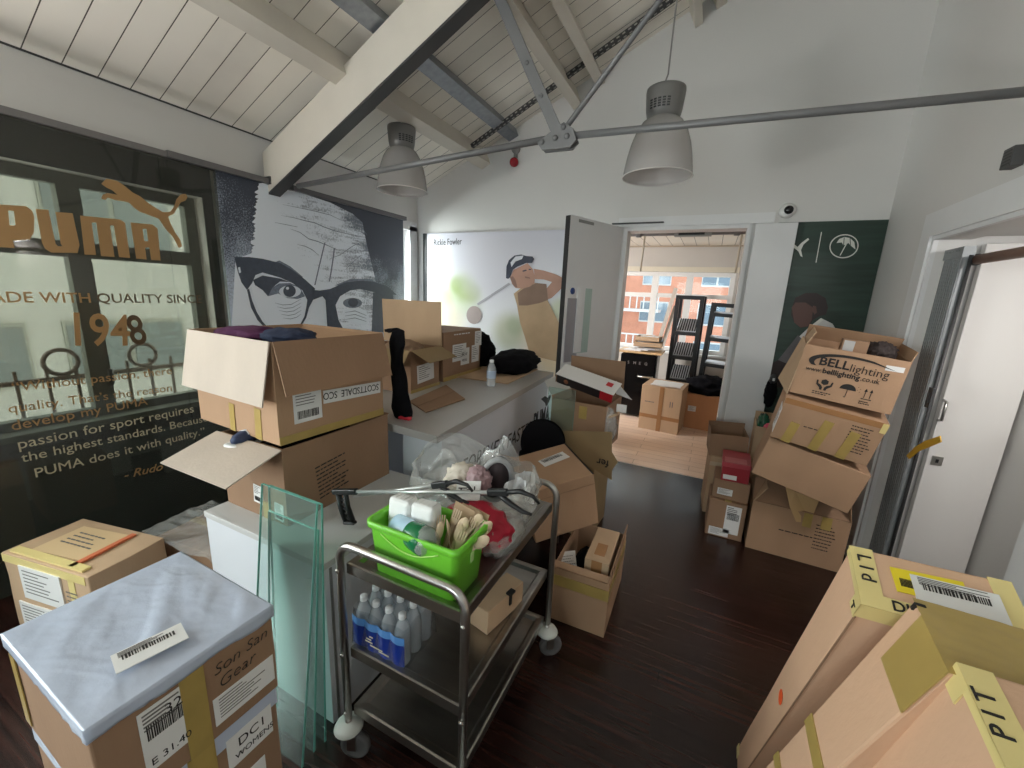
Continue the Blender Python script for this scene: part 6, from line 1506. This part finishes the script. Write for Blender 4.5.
def place_by_topcorner(px_, dist, rot, d, key=(0, 1, 1)):
    r = ray(*px_); P = Vector((0, 0, CAMH))+r/r.length*dist
    from mathutils import Euler
    Rm = Euler([R(a) for a in rot]).to_matrix()
    off = Rm @ Vector(((key[0]-.5)*d[0], (key[1]-.5)*d[1], key[2]*d[2]))
    return P-off
rotP2 = (18, 4.7, 6.3)
c2 = place_by_topcorner((914, 600), 0.838, rotP2, dP2)
P2_ = tall(c2, rotP2, dP2, 'tall slim carton with brown tape across its top end, middle of three', 72)
W_2, D_2, H_2 = dP2
def taped(u, v): return Vector((-W_2/2-0.002+u*(W_2+0.004), -D_2/2-0.002+v*(D_2+0.004), H_2+0.002+0.0018*noise.noise(Vector((u*6, v*14, 3)))))
b = MB(); b.grid(taped, 20, 20); b.build('brown_tape', TAPE, P2_)
b = MB(); b.lim((-W_2/2-0.0018, -D_2/2, H_2-0.11), (-W_2/2, D_2/2*0.5, H_2+0.002)); b.build('tape', TAPE, P2_)
for z, h_, dy in ((0.80, 0.035, 0.0), (0.63, 0.03, 0.01), (0.50, 0.025, 0.0)):
    b = MB(); b.lim((-W_2/2-0.0018, -D_2/2-0.001, z), (-W_2/2, D_2/2+0.001, z+h_)); b.build('tape', TAPE, P2_)
b = MB(); b.box((-W_2/2+0.003, D_2/2-0.008, H_2-0.003), (0.012, 0.004, 0.012)); b.build('hand_hole', INK, P2_)
dP3 = (0.16, 0.12, 1.12)
rotP3 = (17, 1.2, 2.3)
c3 = place_by_topcorner((958, 664), 0.785, rotP3, dP3)
P3_ = tall(c3, rotP3, dP3, 'tall carton with pale yellow lettered tape along its top end, nearest of three', 73)
W_3, D_3, H_3 = dP3
b = MB(); b.lim((-W_3/2-0.0018, -D_3/2, H_3-0.012), (-W_3/2, D_3/2, H_3+0.0018)); b.lim((-W_3/2-0.0018, -D_3/2-0.001, H_3), (-W_3/2+0.03, D_3/2+0.001, H_3+0.0018)); b.lim((-W_3/2-0.0019, D_3/2-0.028, H_3-0.035), (-W_3/2, D_3/2+0.001, H_3+0.001)); b.build('tape', TAPEPALE, P3_, label='pale yellow lettered tape')
b = MB(); text_into(b, 'P I T', frame((-W_3/2+0.006, -D_3/2+0.045, H_3+0.0024), (0, 1, 0), (-1, 0, 0)) @ Matrix.Translation((0, -0.012, 0)), 0.026, INK, bold=0.005); b.build('tape_lettering', None, P3_)

# ================================================================== FAR ROOM FURNITURE
fr_ = thing('black_fridge', 'glossy black small fridge with chrome handle in the far room', 'fridge', (-0.785, 5.72, 0))
BGL = mat('glossy_black_enamel', (8, 8, 10), 0.16, spec=0.25)
b = MB(); b.box((0, 0, 0.44), (0.46, 0.40, 0.84), bevel=0.04, seg=4); b.build('fridge_body', BGL, fr_)
b = MB(); b.box((0, -0.225, 0.44), (0.455, 0.05, 0.82), bevel=0.02, seg=3); dfr = b.build('fridge_door', BGL, fr_)
b = MB(); b.tube([(0.02, -0.25, 0.57), (0.02, -0.285, 0.57), (0.20, -0.285, 0.57), (0.20, -0.25, 0.57)], 0.012, 10); b.build('door_handle', STAIN, dfr)
b = MB()
for k, ch in enumerate('SMEG'): text_into(b, ch, frame((-0.13+k*0.072, -0.2515, 0.72), (1, 0, 0), (0, 0, 1)), 0.05, mat('chrome_lettering', (200, 200, 204), 0.2, metal=0.8), bold=0.006)
b.build('chrome_lettering', None, dfr)
for x in (-0.18, 0.18): b = MB(); b.tube([(x, -0.12, 0), (x, -0.12, 0.03)], 0.02); b.build('foot', BLACK, fr_)
t = thing('wooden_board', 'thin wooden board with papers on top of the black fridge', 'board', (-0.785, 5.70, 0.862))
b = MB(); b.box((0, 0, 0.012), (0.56, 0.46, 0.022)); b.build('board_top', mat('honey_wood', (204, 168, 122), 0.5, var=0.08), t)
b = MB()
for k in range(4): b.box((-0.08+0.07*k, -0.05+0.02*k, 0.028+0.012*k), (0.22, 0.2, 0.011), Matrix.Rotation(R(7*k-10), 4, 'Z'))
b.build('paper_sheets', PAPER, t)
for k, (z, w_) in enumerate(((0.945, 0.36), (1.02, 0.30))):
    t = thing('cardboard_tray', ('lower' if k == 0 else 'upper')+' shallow cardboard tray stacked above the black fridge by the window', 'tray', (-0.71, 5.72, z), (0, 0, R(4-6*k)))
    b = MB(); b.box((0, 0, 0.004), (w_, 0.3, 0.008)); b.lim((-w_/2, -0.15, 0), (w_/2, -0.145, 0.06)).lim((-w_/2, 0.145, 0), (w_/2, 0.15, 0.06)).lim((-w_/2, -0.145, 0), (-w_/2+0.005, 0.145, 0.06)).lim((w_/2-0.005, -0.145, 0), (w_/2, 0.145, 0.06)); b.build('tray_body', K3, t)
    b = MB(); b.box((0, 0, 0.03), (w_*0.8, 0.25, 0.04), cuts=3); b.crumple(0.008, 14, k); b.build('white_contents', PAPER, t)
dFC = (0.46, 0.42, 0.56)
FC = carton('battered pale carton with taped top standing on the oak floor of the far room', (-0.385, 5.23, 0), (2, 0, -6), dFC, K3, False, seed=81, crumple=0.006)
tape_strip(FC, dFC, '-y', 0.21, 0.0, 0.05, 0.56, TAPECLEAR); tape_strip(FC, dFC, '-y', 0.0, 0.16, 0.46, 0.045, TAPECLEAR)
b = MB(); f = F(dFC, '-y'); print_lines(b, f, 0.05, 0.36, 0.12, 1, 0.02, INKGREY, 3, 0.012); text_into(b, 'II', f @ Matrix.Translation((0.33, 0.33, 0.002)), 0.1, INKGREY); b.build('printing', None, FC)
b = MB(); b.box((0.02, -0.02, 0.563), (0.34, 0.3, 0.008), cuts=4); b.crumple(0.012, 12, 5); b.build('crumpled_paper', PAPER, FC)
dFB = (0.46, 0.34, 0.44)
FB = carton('plain tan carton under the black fabric heap in the far room', (0.10, 5.55, 0), (0, 0, -3), dFB, kraft('kraft_card_tan', (196, 142, 102)), False, seed=82)
ship_label(FB, F(dFB, '-y'), 0.03, 0.22, 0.09, 0.07, 0, 2)
heap('black_fabric_heap', 'black fabric heap on the tan carton below the shelf towers', 'fabric', (0.09, 5.53, 0.53), (0.24, 0.17, 0.12), BLACKCLOTH, 0.4, 2.0, 83, 4, 0.441)
def tower(x, y, w_, h_, d_, label, levels, slats, lean=0):
    t = thing('shelf_tower', label, 'shelf', (x, y, 0), (0, R(lean), R(-4)), 'black shelf towers in the far room')
    SB_ = mat('black_shelf_frame', (24, 24, 27), 0.4)
    for sx_ in (-1, 1):
        for sy_ in (-1, 1): b = MB(); b.box((sx_*(w_/2-0.025), sy_*(d_/2-0.02), h_/2), (0.05, 0.04, h_)); b.build('post', SB_, t)
    b = MB(); b.box((0, -d_/2+0.02, h_-0.025), (w_-0.1, 0.04, 0.05)).box((0, d_/2-0.02, h_-0.025), (w_-0.1, 0.04, 0.05)); b.build('top_rail', SB_, t)
    for z in levels:
        b = MB(); b.box((0, -d_/2+0.02, z), (w_-0.1, 0.04, 0.045)).box((0, d_/2-0.02, z), (w_-0.1, 0.04, 0.045)); b.build('cross_rail', SB_, t)
        b = MB(); b.use(mat('pale_shelf', (214, 216, 222), 0.35))
        if slats:
            M = frame((-w_/2+0.05, -d_/2+0.05, z+0.03), (1, 0, 0), (0, 0.8, 0.6)); b.box(((w_-0.1)/2, 0.13, 0), (w_-0.1, 0.26, 0.012), M); b.use(SB_)
            for k in range(8): b.box((0.02+k*(w_-0.14)/7, 0.13, 0.009), (0.015, 0.25, 0.008), M)
        else: b.box((0, 0, z+0.03), (w_-0.1, d_-0.08, 0.016))
        b.build('shelf', None, t)
    return t
tower(-0.27, 6.1, 0.35, 1.63, 0.34, 'black slatted shelf tower left of the pair by the far window', (0.48, 0.80, 1.13), True)
tower(0.11, 6.1, 0.34, 1.55, 0.34, 'black shelf tower with pale shelves right of the pair by the far window', (0.42, 0.74, 1.08, 1.40), False, 2)
pl_ = thing('timber_plank', 'two pale timber planks leaning beside the shelf tower', 'plank', (-0.58, 6.25, 0))
WP = mat('pale_grey_timber', (206, 196, 184), 0.6, var=0.06)
pa_, pb_2 = PY(640, 400, 6.2), PY(676, 288, 6.25)
t = pl_; o_ = Vector((-0.58, 6.25, 0))
for k, (dx, m_) in enumerate(((0.0, WP), (0.07, WP))):
    b = MB(); d_ = (pb_2-pa_); a_ = pa_-d_*(pa_.z/d_.z)+Vector((dx, 0.0, 0)); e_ = pb_2+Vector((dx*0.3, 0.04*k, -0.25*k)); Mx = frame((0, 0, 0), e_-a_, (0, 1, 0)); Mx.translation = a_-o_; b.box(((e_-a_).length/2, 0, 0), ((e_-a_).length, 0.03, 0.05), Mx); b.build('plank', m_, pl_)
ex = PY(693, 233, 4.05)
t = thing('hanging_sign', 'dark sign in a grey housing hanging at the head of the doorway', 'sign', (ex.x, 4.05, ex.z))
b = MB(); b.box((0, 0, 0), (0.30, 0.05, 0.06), bevel=0.004); b.build('sign_housing', mat('sign_grey', (150, 148, 146), 0.5), t)
b = MB(); b.box((-0.01, -0.026, 0.0), (0.21, 0.003, 0.038)); b.build('dark_panel', BLACK, t)
b = MB(); b.tube([(-0.1, 0, 0.03), (-0.1, 0, 2.334-ex.z)], 0.005); b.tube([(0.1, 0, 0.03), (0.1, 0, 2.334-ex.z)], 0.005); b.build('hanger', STEELGREY, t)
lr = PY(690, 234, 5.0)
t = thing('track_rail', 'grey lighting track with hanging conduits across the far room', 'rail', (0, 5.0, lr.z))
b = MB(); b.box((-0.6, 0, 0), (2.4, 0.03, 0.025)); b.build('track', STEELGREY, t)
for xp in (645, 742):
    p = PY(xp, 236, 5.0); b = MB(); b.tube([(p.x, 0, 0), (p.x-0.01, 0, -0.40)], 0.010, 8); b.build('conduit', mat('cream_conduit', (200, 190, 172), 0.5), t)
for xp in (639, 737):
    p = PY(xp, 234, 5.0); b = MB(); b.box((p.x, 0, 0.0), (0.06, 0.06, 0.05), bevel=0.01); b.build('track_fitting', STEELGREY, t)
for xp in (630, 700):
    p = PY(xp, 234, 5.0); b = MB(); b.tube([(p.x, 0, 0.0), (p.x, 0, 2.334-lr.z)], 0.006, 8); b.build('hanger', STEELGREY, t)
